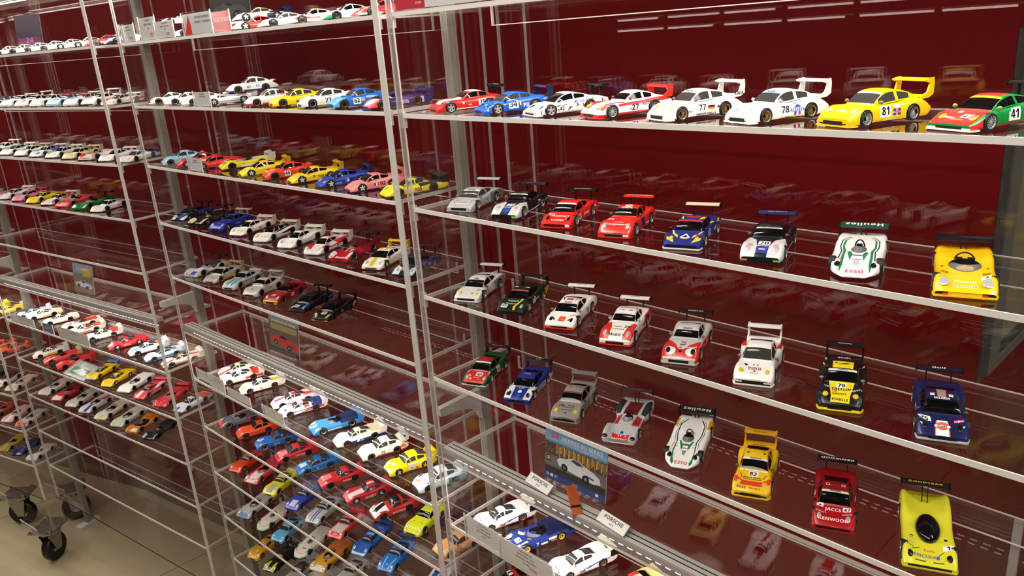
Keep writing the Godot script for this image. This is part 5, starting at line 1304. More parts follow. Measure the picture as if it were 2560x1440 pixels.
	line_up("B", -6, -18.0, 2.0, [-6.6, -5.92, -5.24, -4.55, -3.88, -3.2, -2.5, -1.82, [-1.0, -0.24, 0.0, 12.0], [-0.34, -0.16, 0.0, -10.0]], [
		q("red open prototype with grey and orange patches", "open", "-", "ms", "5a5e70", "f,-25,25,2,9,d84048;t,0,8,-24,24,d84a50;p,t,d89a3c,10,4,24,16,30,12,14,0;s,60,109,4,14,b83a3c;t,36,54,-16,-8,b8b8b0", GG), q("orange red roadster with black cabin", "fore", "-", "mg", "e04a28", "c,t,10,14,3,f0a83c", "glass_dark"), q("blue coupe with dark rear deck", "fore", "g", "mw", "2a62b4", "t,60,105,-22,22,26304a;S,50,8,3,cfdcf0,MERLIN;t,10,24,-12,-4,9cc4ec;f,-25,25,2,4,c8b84a;w,222c44", GG),
		q("red roadster with white side lettering", "mid", "l", "mk", "cc2a34", "S,56,8,4,f0dcdc,COMPAQ;t,8,30,-12,8,e88a8c;t,44,60,-12,12,d8444c;s,30,104,2,4,e8a03c", GG), q("blue coupe with yellow sills and white script", "mid", "l", "ms", "2870c0", "s,30,104,2,4,e8d83c;f,-25,25,2,4,e8d83c;S,46,8,4,d8e8f4,BJ;t,10,26,-14,0,b8d8f0;t,44,60,-12,12,2a68b4", GG),
		q("red roadster lettered clinax", "fore", "l", "mk", "cc2830", "S,60,9,5,f4e4e4,elinax;t,8,30,-14,4,e48a84;t,50,64,-13,13,d83a40;c,t,10,14,3,e8a85a", GG), q("red and white sports coupe with white wheels", "fore", "l", "5w", "c42c38", "t,8,44,-4,14,e6d8d4;t,52,70,-4,4,e8d8d4;s,40,60,3,9,d8a8a4;s,56,64,4,10,e8e4e0;S,60,7,4,2a3a7a,58;s,46,52,3,6,e8a03c;t,70,105,-22,22,b82a34", GG),
		q("red coupe with white and black bonnet", "fore", "g", "mk", "c8302f", "t,2,34,-20,20,ececea;p,t,1c1c20,4,-6,34,-16,34,-4,10,6;m,c8302f,14,14,30,18,30,22,14,22;t,50,64,-13,13,1c1c20;S,56,8,4,f0e4e0,DUCHANGE;w,1c1c20", GG), q("lime green coupe with orange indicators", "fore", "-", "ms", "d0dc18", "m,e8963c,2,10,2,18,6,19,6,12;t,26,28,-12,-9,2a2a20;t,26,28,6,9,2a2a20;s,36,40,12,14,d8a8a8", "glass_dark"), q("pale orange coupe with dark grille", "rear", "l", "ms", "efb070", "f,-20,20,2,6,2a1c14;m,f4dca8,4,4,4,14,30,14;s,30,101,4,10,e08a3c;c,s,50,12,4,efe0d0", GG)], -0.16)
	line_up("B", -7, 17.0, 2.0, [-6.5, -5.88, -5.22, -4.45, -3.8, -3.12, -2.46, -1.78, -0.85], [
		q("plain orange red coupe", "fore", "-", "5s", "dc4420", "", GG), q("red and white open prototype", "open", "-", "ms", "d84a50", "t,0,40,-14,14,efdcd8;m,d83a40,6,14,30,22,30,16;T,12,0,3,b84a50,KENON", GG), q("lime yellow coupe with grey bonnet stripe", "fore", "l", "ms", "dcd81c", "t,4,32,-9,9,a8a8a4;s,60,104,4,10,8a8a84", GG),
		q("violet blue coupe with white bonnet panel", "fore", "g", "ms", "3a4ab8", "t,6,26,-10,8,c8d0f0;T,56,0,5,c8ccea,S;w,2c3490", GG), q("silver grey coupe with blue twin stripes", "fore", "-", "ms", "b8bcbe", "m,3a4ab0,2,2,2,5,90,5,90,2;f,-18,18,3,5,5a5c60", GG), q("red coupe with silver bonnet", "fore", "l", "my", "d83c34", "t,12,40,-16,16,c8bcb8;t,48,66,-13,13,c04a44;T,8,0,3,f4dcd4,CAVO", GG),
		q("mid blue closed prototype with pale nose bar", "closed", "p", "ms", "2a5cb0", "f,-25,25,3,6,c8dcf4;t,0,5,-18,18,b8d4f4;t,50,58,-10,10,8cb8e8;w,28529c", GG), q("bright blue saloon coupe with chrome lights", "fore", "g", "ms", "2a78cc", "m,a8d8f4,4,6,4,8,34,12,34,10;t,46,66,-14,14,2868b8;T,14,0,4,b8dcf4,CI;s,80,104,4,14,a8d0f0;w,2460ac", GG), q("white prototype with blue and red flashes", "closed", "p", "ms", "e2e4ee", "t,10,80,-6,6,2a5cc0;m,d84a50,8,12,20,20,24,16;t,80,112,-20,0,c83a5c", GG)], -0.2)
	line_up("B", -8, 17.0, 2.0, [-6.5, -5.83, -5.22, -4.5, -3.88, -3.2], [
		q("pale silver open prototype with blue nose", "open", "-", "ms", "c8c8c4", "t,0,12,-20,20,7a9cd0;m,9ab4dc,12,8,24,16,24,10", GG), q("white long prototype with mint green edge", "spear", "-", "ms", "dcd8cc", "m,7ac89c,0,4,0,20,10,22,36,23.4,36,21,12,18;T,12,0,4,e89a84,GITANES", GG), q("light blue small coupe", "rear", "-", "ms", "5aa8d0", "s,60,100,4,12,3a84b0", GG), q("white long prototype with bright green edge", "spear", "-", "ms", "dcdacb", "m,6cc88c,0,4,0,20,10,22,36,23.4,36,21,12,18;T,12,0,4,e88a80,GITANES;t,26,30,-6,6,8a8a80", GG),
		q("yellow and orange open prototype with white nose", "open", "-", "ms", "e0a020", "t,0,16,-16,16,e2e0d8;t,50,109,-20,20,d87434;c,t,30,6,3,3a3420", GG), q("grey and orange coupe", "fore", "-", "ms", "b0aca4", "m,e8843c,2,8,2,20,16,20,16,10", GG)], -0.18)
	line_up("B", -9, 17.0, 2.0, [-6.5, -5.88, -5.2], [
		q("orange yellow coupe with white roundel", "fore", "-", "5s", "e0a018", "c,t,24,0,4,e8d8a0;f,-18,18,4,6,f0c86a", GG), q("black and lime coupe", "fore", "g", "mk", "20221c", "m,ccd82c,4,6,4,20,10,20,30,12,30,8;t,0,3,-24,24,d8d8a0;f,-25,25,4,6,d8e0a0", GG), q("silver coupe with dark roof", "fore", "-", "ms", "a8a49c", "t,42,80,-16,16,3a3834", GG)], -0.2)
	# ---------------- far case
	line_up("C", 1, -18.0, 1.5, steps(-4.3, 8, 0.64), [
		q("white coupe with pale yellow roof", "closed", "-", "5w", "efeade", "t,46,70,-14,14,e8e0b0", GG), q("white prototype with dark number patch", "closed", "-", "mk", "ece8de", "s,10,18,2,5,26262a;t,46,58,-10,10,e8d468", GG), q("white coupe with yellow roof", "closed", "-", "ms", "efeada", "t,44,70,-14,14,e8dc98", GG), q("white prototype with grey flank", "closed", "-", "ms", "ebe8e0", "s,30,90,4,7,c8c0b0", GG),
		q("white prototype with red roof", "closed", "-", "5w", "ece6de", "t,46,80,-10,10,d87460;s,60,80,6,10,d8b03c", GG), q("white coupe with pale red tail", "closed", "p", "5w", "efeae2", "t,60,112,-20,20,d8584c", GG), q("red prototype with white flash", "closed", "p", "ms", "c83038", "s,20,70,6,10,ece0dc", GG), q("white and blue prototype with gold wheels", "closed", "p", "mg", "dfe4ea", "s,0,40,2,8,2a3a70;t,50,112,-20,20,e8dca0;S,52,8,5,2a3a70,17", GG)])
	line_up("C", 0, 19.0, 1.5, [-5.0, -4.27, -3.6, -2.95, -2.28, -1.62, -0.95, -0.28], [
		q("navy and white coupe", "fore", "l", "ms", "d8dade", "t,30,105,-22,22,24304c", GG), q("pale grey coupe with dark cabin", "fore", "w", "ms", "d8d8d6", "", "glass_dark"), q("white coupe with red bonnet marks", "fore", "b", "ms", "ecebe8", "t,12,26,-8,8,d8544c", "glass_dark"), q("white coupe with orange nose corners", "fore", "l", "ms", "ecebe6", "m,e06a3c,2,10,2,22,14,22", "glass_dark"),
		q("pale blue coupe with red roof", "fore", "l", "ms", "9cc8e4", "t,44,80,-16,16,c83a30", GG), q("silver white coupe with orange roof", "fore", "w", "ms", "dddedd", "t,44,80,-16,16,d8785c", GG), q("white coupe with black front lip", "fore", "b", "ms", "ecebe8", "f,-25,25,2,4.6,161616;m,161616,8,14,8,18,14,18", "glass_dark"), q("white and red coupe beside the clear post", "closed", "p", "ms", "eceae6", "m,d0342c,4,8,4,20,30,22,30,16;s,60,112,9,12,d0443c", GG)], -0.14)
	line_up("C", -1, 19.0, 1.5, steps(-5.62, 9, 0.685), [
		q("white coupe with grey cabin", "fore", "g", "ms", "e4e4e0", "", "glass_dark"), q("white coupe with pale green roof", "closed", "p", "ms", "e4e6e0", "t,44,80,-16,16,a8c8b8"), q("white closed prototype with grey wing", "closed", "p", "ms", "e4e4de", "w,c8bca8"), q("white prototype with blue tail and red patch", "closed", "p", "ms", "e4e4e8", "t,50,112,-22,22,2a3f98;t,12,24,-8,2,3a5ac0;t,16,20,2,6,d04a44"),
		q("white and green striped prototype", "closed", "p", "ms", "e2e6e0", "m,6ab87c,10,14,40,18,110,20,110,22,40,21,10,18"), q("cream prototype with olive deck", "closed", "p", "mk", "dfd2a8", "t,60,112,-20,20,9a8a5c"), q("white and red open prototype", "pod", "-", "mk", "e4d8d4", "m,c83a3c,4,14,4,22,24,22,24,14;t,0,14,-8,8,d8505a"), q("plain white long prototype", "closed", "p", "mk", "e8e7e2", "", "glass_dark"), q("white prototype with orange patch and dark wing", "closed", "p", "mk", "e4e6ea", "t,10,34,2,12,e8983c;t,80,112,-22,22,3a3a44;w,3a3a44", GG)], -0.14)
	line_up("C", -2, 19.0, 1.5, steps(-5.62, 7, 0.675), [
		q("white coupe with pink marks", "closed", "p", "ms", "dcd4d0", "m,c88a90,6,10,6,20,30,20"), q("pink coupe with dark red wing", "closed", "p", "ms", "d8809c", "t,60,112,-20,20,a8486c;w,a83a54"), q("yellow low prototype with black cabin", "closed", "-", "mk", "e4cc1c", "t,60,112,-8,8,a88c1c"), q("white and red prototype with black front lip", "closed", "p", "mk", "e0dcd6", "t,50,112,-22,22,c83a2c;f,-25,25,2,3.4,1c1c1c;m,c83a2c,6,14,6,24,40,24,40,18"),
		q("red and pink open prototype", "open", "-", "mk", "cc3c3c", "t,0,20,-14,14,e4a8a4;t,50,80,-18,18,c8503c"), q("green prototype with white lamps, black wing", "open", "h", "mk", "1f7030", "m,dfe8dc,2,12,2,22,12,22,12,13;t,70,109,-22,22,17401f;w,141614"), q("white prototype with grey pink tail", "closed", "-", "mk", "e6e4e0", "t,70,112,-24,24,b8a0a0;s,60,112,6,10,a87c84")], -0.13)
	line_up("C", -5, -18.0, 1.5, [-6.75, [-6.35, -0.2], [-5.55, -0.2], [-4.72, -0.26], -4.2, -3.45, -2.42, [-1.66, -0.14], -1.02, -0.4], [
		q("pale blue and white prototype", "closed", "p", "ms", "dfe8f0", "t,0,60,-8,8,5a90c8", GG), q("white and yellow low prototype", "closed", "-", "mk", "efeee2", "s,50,112,5,10,e8c83c", GG), q("cream white prototype with black wheel", "closed", "-", "mk", "efece0", "p,s,d87a4c,60,4,104,8,104,6", GG), q("white prototype with orange and green splashes", "open", "-", "mk", "e8e4d8", "p,t,e06a2c,8,-12,30,-2,30,-14;p,t,4aa85c,4,6,16,16,10,2;t,60,100,-18,18,d84030", GG), q("white and red prototype with pale flank", "closed", "p", "ms", "ece4de", "t,50,112,-20,20,d85a44;s,20,70,4,8,d8744c", GG),
		q("white, lime and red prototype", "closed", "p", "ms", "e8ecec", "m,8cc83c,30,6,90,12,90,16,40,12;t,80,112,-22,22,d8402c;s,10,40,3,6,4a6ac0", GG), q("red coupe with white wheels", "closed", "-", "5w", "d82c38", "t,4,16,-16,-6,f0dcdc;s,40,60,5,10,e88484", GG), q("white and blue prototype with orange deck", "closed", "p", "ms", "e6ecf2", "t,10,40,-14,-2,48a0d8;t,60,90,-16,4,e8843c;s,10,110,2,5,5a58a8", GG), q("pale blue prototype with white flank", "closed", "p", "ms", "d8e8f4", "s,20,110,5,10,5a9cd8;t,50,90,-14,8,58a0d8;s,0,20,2,8,3a80c8", GG), q("white and red prototype beside the post", "closed", "p", "ms", "f0e8e0", "t,0,112,-5,5,d83c3c;s,30,110,3,7,d8584c;m,f0dca0,60,8,112,16,112,12", GG)], -0.12)
	line_up("C", -6, -18.0, 1.5, [[-6.5, -0.16], -5.85, -5.2, [-3.72, -0.14, 0.0, 19.0], [-3.0, -0.12, 0.0, 19.0], [-2.32, -0.14, 0.0, 19.0], [-1.68, -0.12, 0.0, 19.0], [-0.9, -0.12, 0.0, 19.0], [-0.34, -0.18, 0.0, 8.0]], [
		q("white prototype with yellow side panel", "closed", "p", "fk", "ece8dc", "s,44,74,3,10,e4bc28", GG), q("red prototype with white stripes", "open", "p", "ms", "d83c3c", "t,0,40,-4,4,efdcd8;w,d8b888", GG), q("plain red open prototype", "open", "p", "mk", "d02c2c", "s,52,58,4,9,e8c8c4", GG), q("yellow prototype with blue cabin and blue wing", "closed", "p", "my", "e8c420", "f,-25,25,2,4,3a70b8;t,0,4,-24,24,3a78c0;t,46,60,-8,8,4a88c8;w,3a70b8", GG), q("plain yellow low prototype", "closed", "-", "5w", "e6c218", "p,t,1c1c1c,60,-6,66,6,68,4,62,-8", GG), q("plain white low prototype with dark cockpit", "open", "-", "mk", "e8e7e2", "", GG),
		q("red and white prototype with long tail", "closed", "p", "ms", "d84450", "t,4,40,-14,-4,efdcdc;s,30,110,4,9,e4b0b0;t,60,112,4,20,e8d4d4", GG), q("red prototype with white specks", "open", "p", "ms", "cc2c34", "x,3,t,efdcd8,20;x,6,s,efdcd8,14", GG), q("white, blue and yellow prototype by the post", "closed", "-", "ms", "e4e6ee", "t,2,16,-12,-4,2a58c0;m,e8d060,40,4,80,10,80,14;t,76,112,-22,22,d87454", GG)], -0.12)
	line_up("C", -7, 18.0, 1.5, [-6.5, -5.82, -5.12, -4.48, -3.76, -3.05, -2.42, -1.75], [
		q("grey white low prototype", "open", "-", "mk", "cfccc0", "", GG), q("red and white open prototype with black rear", "open", "-", "mk", "c8383a", "t,0,20,-16,16,e8d8d4;t,60,109,-22,22,7a2024", GG), q("grey low prototype with yellow seat", "open", "-", "mk", "c4beb0", "c,t,50,0,6,c8b83c;t,0,10,-10,10,dfe2ec", GG), q("white prototype with blue and red stripes", "open", "-", "mk", "dcdad8", "p,t,2a4fae,2,-6,40,-4,40,4,2,8;t,70,109,0,20,c85a44", GG),
		q("white prototype with yellow nose disc", "open", "-", "mk", "dcd8cc", "c,t,10,0,6,dccc28;s,50,80,4,9,d8b03c", GG), q("pale green white prototype", "open", "-", "mk", "d0d4c4", "m,a8c8a0,2,6,2,20,10,20,10,8", GG), q("orange and black open prototype with white nose", "pod", "-", "mk", "d8842c", "t,0,20,-10,10,e2dfd6;t,30,70,-14,14,1c1a18;t,80,109,-14,14,c8742c", GG), q("black open prototype with pale wings", "pod", "-", "mk", "26282a", "m,b8c0c0,2,14,2,22,20,22,20,14;t,0,10,-8,8,8a9090", GG)], -0.14)
	# ---------------- end case: only its right end is in view
	line_up("D", -5, -18.0, 1.5, [-1.0, [-0.4, -0.2]], [q("yellow and white prototype", "closed", "p", "ms", "e8d41c", "s,10,60,4,8,efece0", GG), q("yellow prototype with pale wing", "closed", "p", "ms", "ead61c", "w,e0dac0", GG)])
	line_up("D", -6, -18.0, 1.5, [-1.0, -0.42], [q("orange red coupe with green mark", "rear", "l", "mg", "e05a28", "p,t,3a8a4c,8,-8,20,0,12,6", GG), q("plain orange red coupe", "rear", "l", "mg", "e04e24", "t,44,64,-6,2,efdcd4", GG)])
	line_up("D", -7, 18.0, 1.5, [-1.7, -1.05, -0.4], [q("dark green and grey coupe", "fore", "-", "mk", "3a4440", "t,10,34,-10,10,a8b0a8", GG), q("white open prototype with red marks", "open", "-", "mk", "ddd6d0", "t,6,20,-12,12,d86a50;t,40,109,-20,20,26262a", GG), q("grey and cream prototype", "open", "-", "mk", "cfc4a8", "s,60,109,4,10,a88c5c", GG)])
	line_up("D", -8, 18.0, 1.5, [-1.7, -1.05, -0.4], [q("red brown low prototype", "open", "-", "mk", "9c3a34", "", GG), q("pink white low prototype", "open", "-", "mk", "d8b0ac", "t,0,40,-6,6,efe4e0", GG), q("white prototype with red nose and green tab", "open", "-", "mk", "cfc8c0", "t,0,16,-20,20,d8402c;t,4,10,12,18,3a9a4c", GG)])
	line_up("D", -9, 18.0, 1.5, [-1.7, -1.05, -0.4], [q("olive yellow prototype", "open", "-", "mk", "9a8a2c", "", GG), q("navy blue open prototype with white marks", "pod", "-", "mk", "2a3470", "t,4,16,-8,8,a8b4d8", GG), q("white small prototype with silver lamps", "pod", "-", "mk", "d8d8d6", "", GG)])

# ======================================================= printed cards and posters
func print_board(parent: Node, called: String, im: Image, w: float, h: float, thick: float, xf: Transform3D, back: String) -> MeshInstance3D:
	# a flat printed sheet of real thickness: the print is on its front face
	var mb := MB.new()
	mb.box(Vector3(0, 0, -thick), Vector3(w, h, -0.0002))
	var b = part(parent, called, mb.done(), mats[back], xf)
	mb = MB.new()
	mb.quad(Vector3(0, h, 0), Vector3(w, h, 0), Vector3(w, 0, 0), Vector3(0, 0, 0), Vector3(0, 0, 1))
	mb.quad(Vector3(0, h, -0.0002), Vector3(w, h, -0.0002), Vector3(w, 0, -0.0002), Vector3(0, 0, -0.0002), Vector3(0, 0, -1))
	var m := StandardMaterial3D.new()
	m.resource_name = "print"
	m.albedo_texture = ImageTexture.create_from_image(im)
	m.roughness = 0.4
	part(b, "print", mb.done(), m)
	return b

func blank(w: int, h: int, c: String) -> Image:
	var im := Image.create_empty(w, h, false, Image.FORMAT_RGBA8)
	im.fill(Color.html(c))
	return im

func card_image(lines: Array, year: String, px := 320, py := 96) -> Image:
	var im := blank(px, py, "d6d4d6")
	var y := py * 0.16
	for l in lines:
		stamp(im, l, px * 0.5, y, py * 0.085, Color.html("3a3638"), 0, px * 0.9)
		y += py * 0.17
	if year: stamp(im, year, px * 0.62, py * 0.80, py * 0.17, Color.html("b83a48"))
	return im

func placard(c: String, k: float, x: float, z: float, w: float, h: float, im: Image, label: String, tilt := 0.0):
	var o = thing("card_holder", label, "label card", "caption cards in clear holders", case_xf(c, Vector3(x, k, z)) * Transform3D(Basis(Vector3.RIGHT, tilt), Vector3.ZERO))
	print_board(o, "card", im, w * H, h * H, 0.0006, at(0, 0.0015, -0.0008), "card")
	part(o, "clear_front", boxm(-0.02, w + 0.02, 0.0, h + 0.03, -0.002, 0.012), mats["pane"])
	part(o, "clear_foot", boxm(-0.02, w + 0.02, 0.0, 0.012, -0.16, -0.008), mats["pane"])
	for e in [-0.02, w + 0.012]: part(o, "edge", boxm(e, e + 0.008, 0.0, h + 0.03, -0.002, 0.013), mats["edge_line"])

func placards():
	# nearest case, first shelf: the long caption cut by the picture's top edge
	var im := blank(640, 200, "d9d7da")
	im.fill_rect(Rect2i(0, 40, 120, 160), Color.html("c23444"))
	for r in [[8, 50, 40, 30, "8a7a50"], [54, 46, 50, 34, "6a8a6a"]]: im.fill_rect(Rect2i(r[0], r[1], r[2], r[3]), Color.html(r[4]))
	stamp(im, "NISS", 66, 130, 28, Color.html("f2e4e6"))
	stamp(im, "mo", 96, 176, 12, Color.html("e8c8cc"))
	im.fill_rect(Rect2i(128, 40, 2, 80), Color.html("8a888c")); im.fill_rect(Rect2i(160, 40, 2, 80), Color.html("8a888c"))
	stamp(im, "2", 146, 84, 26, Color.html("8a5050"))
	stamp(im, "Courage C34 Porsche", 264, 34, 17, Color.html("3a3638"))
	stamp(im, "Wollek / Andretti Ma / Helary", 264, 84, 19, Color.html("3a3638"), 0, 200)
	stamp(im, "4040,20 km a 168,34 km/h  1er WSC", 270, 146, 17, Color.html("5a3a3c"), 0, 230)
	im.fill_rect(Rect2i(398, 10, 2, 180), Color.html("b8b6ba"))
	stamp(im, "1995", 500, 84, 44, Color.html("b8304c"))
	placard("A", 1.0, 0.17, 0.0, 2.5, 0.42, im, "long white caption card with red corner block, above the top row")
	placard("A", -5.0, 0.42, 0.0, 0.62, 0.27, card_image(["Porsche 911 GT1", "Stuck - Wollek - Boutsen", "4814,72 km a 200,6 km/h", "1er GT1"], ""), "clear card holder at the left end below blue and orange prototype")
	placard("A", -5.0, 1.06, 0.02, 0.80, 0.27, card_image(["Porsche WSC 95", "Jones - Reuter - Wurz", "4814,40 km a 200,6 km/h", "1er WSC"], "1996"), "clear card holder printed with red 1996")
	placard("A", -5.0, 1.9, 0.02, 0.8, 0.22, card_image(["Porsche 911 GT1", "Dalmas - Goodyear - Wendlinger", "4746 km"], ""), "low clear card holder right of the red 1996 card")
	for s in [["B", 1.0, -6.95, -0.06, 0.55, 0.26, "far left"], ["B", 1.0, -6.25, -0.1, 0.58, 0.33, "under the raised orange streaked prototype"], ["B", 1.0, -5.6, -0.06, 0.62, 0.24, "below the second white prototype"]]:
		placard(s[0], s[1], s[2], s[3], s[4], s[5], card_image(["Peugeot 905", "Equipe - 24 Heures", "1er"], "1993", 200, 90), "small grey caption card %s, middle case first shelf" % s[6])
	var red := blank(220, 90, "d6d6da")
	stamp(red, "Ecurie du Mans", 150, 18, 11, Color.html("44424a"))
	stamp(red, "Bonnet / Cup Racer", 150, 40, 10, Color.html("44424a"), 0, 120)
	fill_poly(red, [Vector2(0, 90), Vector2(44, 4), Vector2(56, 50), Vector2(56, 90)], Color.html("d83a34"), Rect2i(0, 0, 220, 90))
	placard("B", 1.0, -4.6, -0.04, 0.86, 0.28, red, "caption card with red triangle under the cream and navy prototype")
	var pk := blank(160, 60, "d87878")
	stamp(pk, "HEURES DU MANS", 80, 24, 12, Color.html("f2dada"))
	placard("B", 1.0, -3.95, -0.16, 0.5, 0.26, pk, "pink red card beside the caption with red triangle")
	placard("B", 0.0, -4.75, -0.06, 0.5, 0.2, card_image(["Porsche 934", "Kremer Racing"], "", 160, 64), "grey card in front of the riser, middle case second shelf")
	placard("B", -1.0, -5.35, -0.04, 0.45, 0.2, card_image(["Lancia Beta", "Monte Carlo"], "", 160, 64), "grey card in front of low red car, middle case third shelf")
	placard("B", -5.0, -6.8, -0.05, 0.8, 0.2, card_image(["Rondeau M379", "24 Heures du Mans", "1er"], "", 240, 70), "clear card on the left end, middle case sixth shelf")
	placard("B", -5.0, -6.2, 0.0, 0.55, 0.27, card_image(["Peugeot 905", "1er toutes categories"], "", 200, 90), "tall clear card in front of cream white prototype, middle case")
	placard("B", -5.0, -5.55, -0.02, 0.75, 0.16, card_image(["Toyota 94 C-V"], "", 240, 50), "low clear card in front of white and yellow prototype")
	placard("B", -5.0, -4.3, 0.0, 0.6, 0.2, card_image(["Dauer 962", "1er GT1"], "", 200, 70), "clear card in front of white, blue and red prototype")
	placard("C", -5.0, -6.75, -0.04, 1.2, 0.18, card_image(["Ford GT40", "24 Heures"], "", 280, 50), "wide clear card on the left of far case sixth shelf")
	placard("C", -5.0, -5.1, -0.03, 0.5, 0.2, (func(): var b := blank(120, 50, "3a5a98"); stamp(b, "MATRA", 60, 24, 16, Color.html("c8d4ec")); return b).call(), "small blue card in front of cream white prototype, far case")
	placard("C", -5.0, -4.3, -0.02, 1.3, 0.24, card_image(["Porsche 917", "24 Heures du Mans"], "", 280, 60), "long clear card in front of multicoloured prototype, far case")
	placard("C", -6.0, -4.75, -0.05, 0.9, 0.45, (func(): var b := blank(128, 80, "a8b8b0"); b.fill_rect(Rect2i(10, 30, 100, 40), Color.html("5a7a70")); fill_poly(b, [Vector2(20, 55), Vector2(60, 30), Vector2(110, 50), Vector2(100, 62)], Color.html("cfd8d4"), Rect2i(0, 0, 128, 80)); return b).call(), "flat framed photo card lying between red and yellow cars", -1.2)

func poster_stand(c: String, x: float, k: float, z: float, turn: float, tilt: float, w: float, h: float, im: Image, label: String):
	var o = thing("poster", label, "poster", "race posters on clear stands", case_xf(c, Vector3(x, k, z)) * Transform3D(Basis(Vector3.UP, turn), Vector3.ZERO))
	var xf := Transform3D(Basis(Vector3.RIGHT, tilt), Vector3(0, 0.004, 0))
	print_board(o, "sheet", im, w * H, h * H, 0.002, xf, "card")
	part(o, "stand_foot", boxm(-0.04, w + 0.04, 0, 0.02, -0.28, 0.12), mats["pane"])
	part(o, "stand_lip", boxm(0.02, w - 0.02, 0.02, 0.12, 0.03, 0.045), mats["pane"])
	part(o, "stand_edge", boxm(-0.04, w + 0.04, 0, 0.02, 0.12, 0.126), mats["edge_line"])
	return o

func race_car_print(im: Image, x: float, y: float, s: float, body: String, dark: String):
	var R := Rect2i(Vector2i.ZERO, im.get_size())
	var P := func(a: Array) -> Array:
		var o := []
		for i in range(0, a.size(), 2): o.append(Vector2(x + a[i] * s, y + a[i + 1] * s))
		return o
	fill_poly(im, P.call([0, 20, 10, 8, 40, 2, 62, -8, 92, -6, 118, 4, 150, 12, 172, 26, 176, 44, 150, 52, 60, 44, 10, 38]), Color.html(body), R)
	fill_poly(im, P.call([58, 2, 66, -6, 90, -4, 108, 6, 84, 10]), Color.html(dark), R)
	fill_poly(im, P.call([120, 30, 150, 34, 150, 40, 120, 36]), Color.html(dark), R)
	for c in [[32, 36, 13], [118, 46, 14]]:
		fill_poly(im, disc(x + c[0] * s, y + c[1] * s, c[2] * s), Color.html("1c1c20"), R)
		fill_poly(im, disc(x + c[0] * s, y + c[1] * s, c[2] * s * 0.5), Color.html("7a7a80"), R)

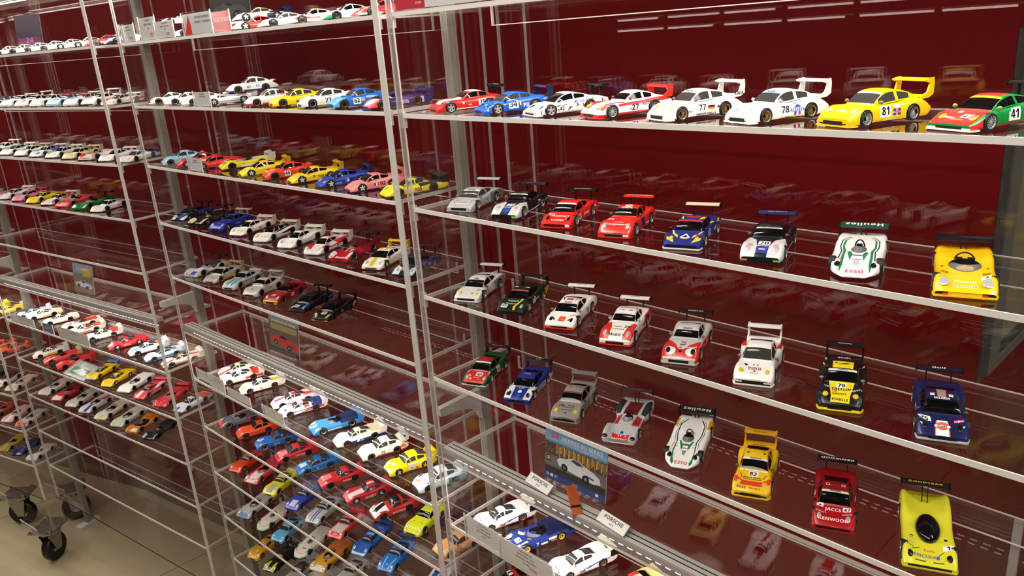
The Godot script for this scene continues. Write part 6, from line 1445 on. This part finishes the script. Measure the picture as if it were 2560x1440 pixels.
func posters():
	# 24 Heures du Mans: sky, stands, a white prototype, a dark road and a blue foot band
	var im := blank(640, 512, "5d97d2")
	for i in 130: im.fill_rect(Rect2i(0, i, 640, 1), Color.html("3f7fc4").lerp(Color.html("9cc4e6"), i / 130.0))
	im.fill_rect(Rect2i(0, 150, 640, 130), Color.html("5a4a3a"))
	var g := RandomNumberGenerator.new()
	g.seed = 7
	for i in 46: im.fill_rect(Rect2i(120 + i * 12, 150 + g.randi_range(0, 12), 7, g.randi_range(60, 110)), Color.html(["d8a83a", "c88a2c", "8a6a34", "e8d8a8"][i % 4]))
	for i in 60: im.fill_rect(Rect2i(g.randi_range(0, 200), g.randi_range(150, 270), 8, 6), Color.html(["b84a34", "d8d0c4", "4a3a34"][i % 3]))
	im.fill_rect(Rect2i(0, 270, 640, 150), Color.html("6c6a6e"))
	im.fill_rect(Rect2i(0, 380, 640, 60), Color.html("3a3634"))
	im.fill_rect(Rect2i(0, 440, 640, 72), Color.html("2c3f78"))
	race_car_print(im, 130, 250, 2.6, "d4d6dc", "4a4c58")
	stamp(im, "18", 210, 330, 34, Color.html("2a2a30"))
	im.fill_rect(Rect2i(18, 280, 44, 60), Color.html("3a3230")); im.fill_rect(Rect2i(26, 290, 28, 34), Color.html("c89a4c"))
	for i in 3: im.fill_rect(Rect2i(20 + i * 44, 452, 30, 26), Color.html(["8a9ac8", "e8e8ec", "7a8ab8"][i]))
	im.fill_rect(Rect2i(540, 458, 30, 26), Color.html("e4e4ea"))
	stamp(im, "ACO", 330, 470, 20, Color.html("a8b8dc"))
	stamp(im, "24", 102, 76, 56, Color.html("d8404c"))
	stamp(im, "HEURES DU MANS", 388, 84, 42, Color.html("e6e2dc"), 0, 420)
	stamp(im, "15-16 JUIN 1996", 420, 128, 22, Color.html("c8d4e4"), 0, 260)
	poster_stand("A", 1.46, -3.98, -0.36, 0.02, -0.13, 0.85, 0.62, im, "tilted blue race poster with white prototype, lettered 24 heures du Mans")
	# cards leaning beside it
	for s in [[1.42, -0.10, "grey white folded name card leaning left of the blue poster", "PORSCHE"], [2.46, -0.06, "white name card lettered Porsche leaning right of blue poster", "PORSCHE"]]:
		var o = thing("name_card", s[2], "card", "", case_xf("A", Vector3(s[0], -3.92, s[1])) * Transform3D(Basis(Vector3.UP, -0.12), Vector3.ZERO))
		var b := blank(200, 70, "dedcd8")
		stamp(b, s[3], 100, 24, 22, Color.html("26262a"))
		stamp(b, "911", 100, 52, 14, Color.html("6a6a6e"))
		print_board(o, "card", b, 0.38 * H, 0.12 * H, 0.002, Transform3D(Basis(Vector3.RIGHT, -0.9), Vector3(0, 0.003, 0)), "card")
		part(o, "foot", boxm(0, 0.38, 0, 0.02, -0.10, 0.0), mats["pane"])
	var lt = thing("lighter", "small orange and black tab lying in front of blue poster", "badge", "", case_xf("A", Vector3(2.08, -3.94, -0.16)) * Transform3D(Basis(Vector3.UP, 0.9) * Basis(Vector3.RIGHT, 0.3), Vector3.ZERO))
	mats["orange_plastic"] = mat("orange_plastic", Color(0.66, 0.30, 0.12), 0.35)
	part(lt, "body", boxm(-0.05, 0.05, 0.02, 0.08, -0.18, 0.14), mats["orange_plastic"])
	part(lt, "band", boxm(-0.052, 0.052, 0.018, 0.082, 0.08, 0.11), mats["black_trim"])
	part(lt, "cap", boxm(-0.05, 0.05, 0.02, 0.085, 0.14, 0.2), mats["orange_plastic"])
	# middle case: a red car on a brown poster
	var p2 := blank(360, 400, "6a5c50")
	for i in 90: p2.fill_rect(Rect2i(0, i, 360, 1), Color.html("7a90b4").lerp(Color.html("8a8478"), i / 90.0))
	p2.fill_rect(Rect2i(20, 110, 320, 60), Color.html("a89468"))
	stamp(p2, "24 HEURES DU MANS", 180, 84, 26, Color.html("d8d0c4"), 0, 300)
	race_car_print(p2, 20, 230, 1.9, "b8342c", "2a1c1c")
	p2.fill_rect(Rect2i(0, 350, 360, 50), Color.html("3a3430"))
	poster_stand("B", -4.42, -3.98, -0.36, 0.02, -0.13, 0.86, 0.66, p2, "brown race poster with a red car standing in middle case")
	var p3 := blank(300, 360, "8a7a6a")
	p3.fill_rect(Rect2i(0, 0, 300, 120), Color.html("8a9ab8"))
	p3.fill_rect(Rect2i(150, 40, 120, 110), Color.html("c8a848"))
	race_car_print(p3, 20, 220, 1.5, "c8ccd4", "3a4a7a")
	stamp(p3, "LE MANS", 150, 60, 30, Color.html("e0dcd4"))
	poster_stand("C", -3.8, -3.98, -0.36, 0.02, -0.13, 0.8, 0.62, p3, "pale race poster with yellow block standing in far case")
	# the dark poster behind the first shelf of the middle case, and the purple one of the far case
	var p4 := blank(300, 400, "3c3a3e")
	race_car_print(p4, 30, 230, 1.4, "55555c", "1c1c20")
	p4.fill_rect(Rect2i(170, 60, 90, 120), Color.html("8a94ac"))
	p4.fill_rect(Rect2i(120, 40, 50, 30), Color.html("a84a4c"))
	stamp(p4, "LE MANS", 150, 360, 30, Color.html("8a8a90"))
	poster_stand("B", -5.6, 1.0, -0.95, 0.2, -0.1, 0.95, 1.0, p4, "dark grey race poster behind the raised prototypes, middle case")
	var p5 := blank(300, 400, "5a4a5c")
	p5.fill_rect(Rect2i(20, 240, 260, 90), Color.html("8a4a78"))
	stamp(p5, "24", 150, 270, 60, Color.html("c89ac0"))
	poster_stand("C", -4.9, 1.0, -0.95, 0.2, -0.1, 0.8, 0.75, p5, "purple race poster at the left end of far case first shelf")
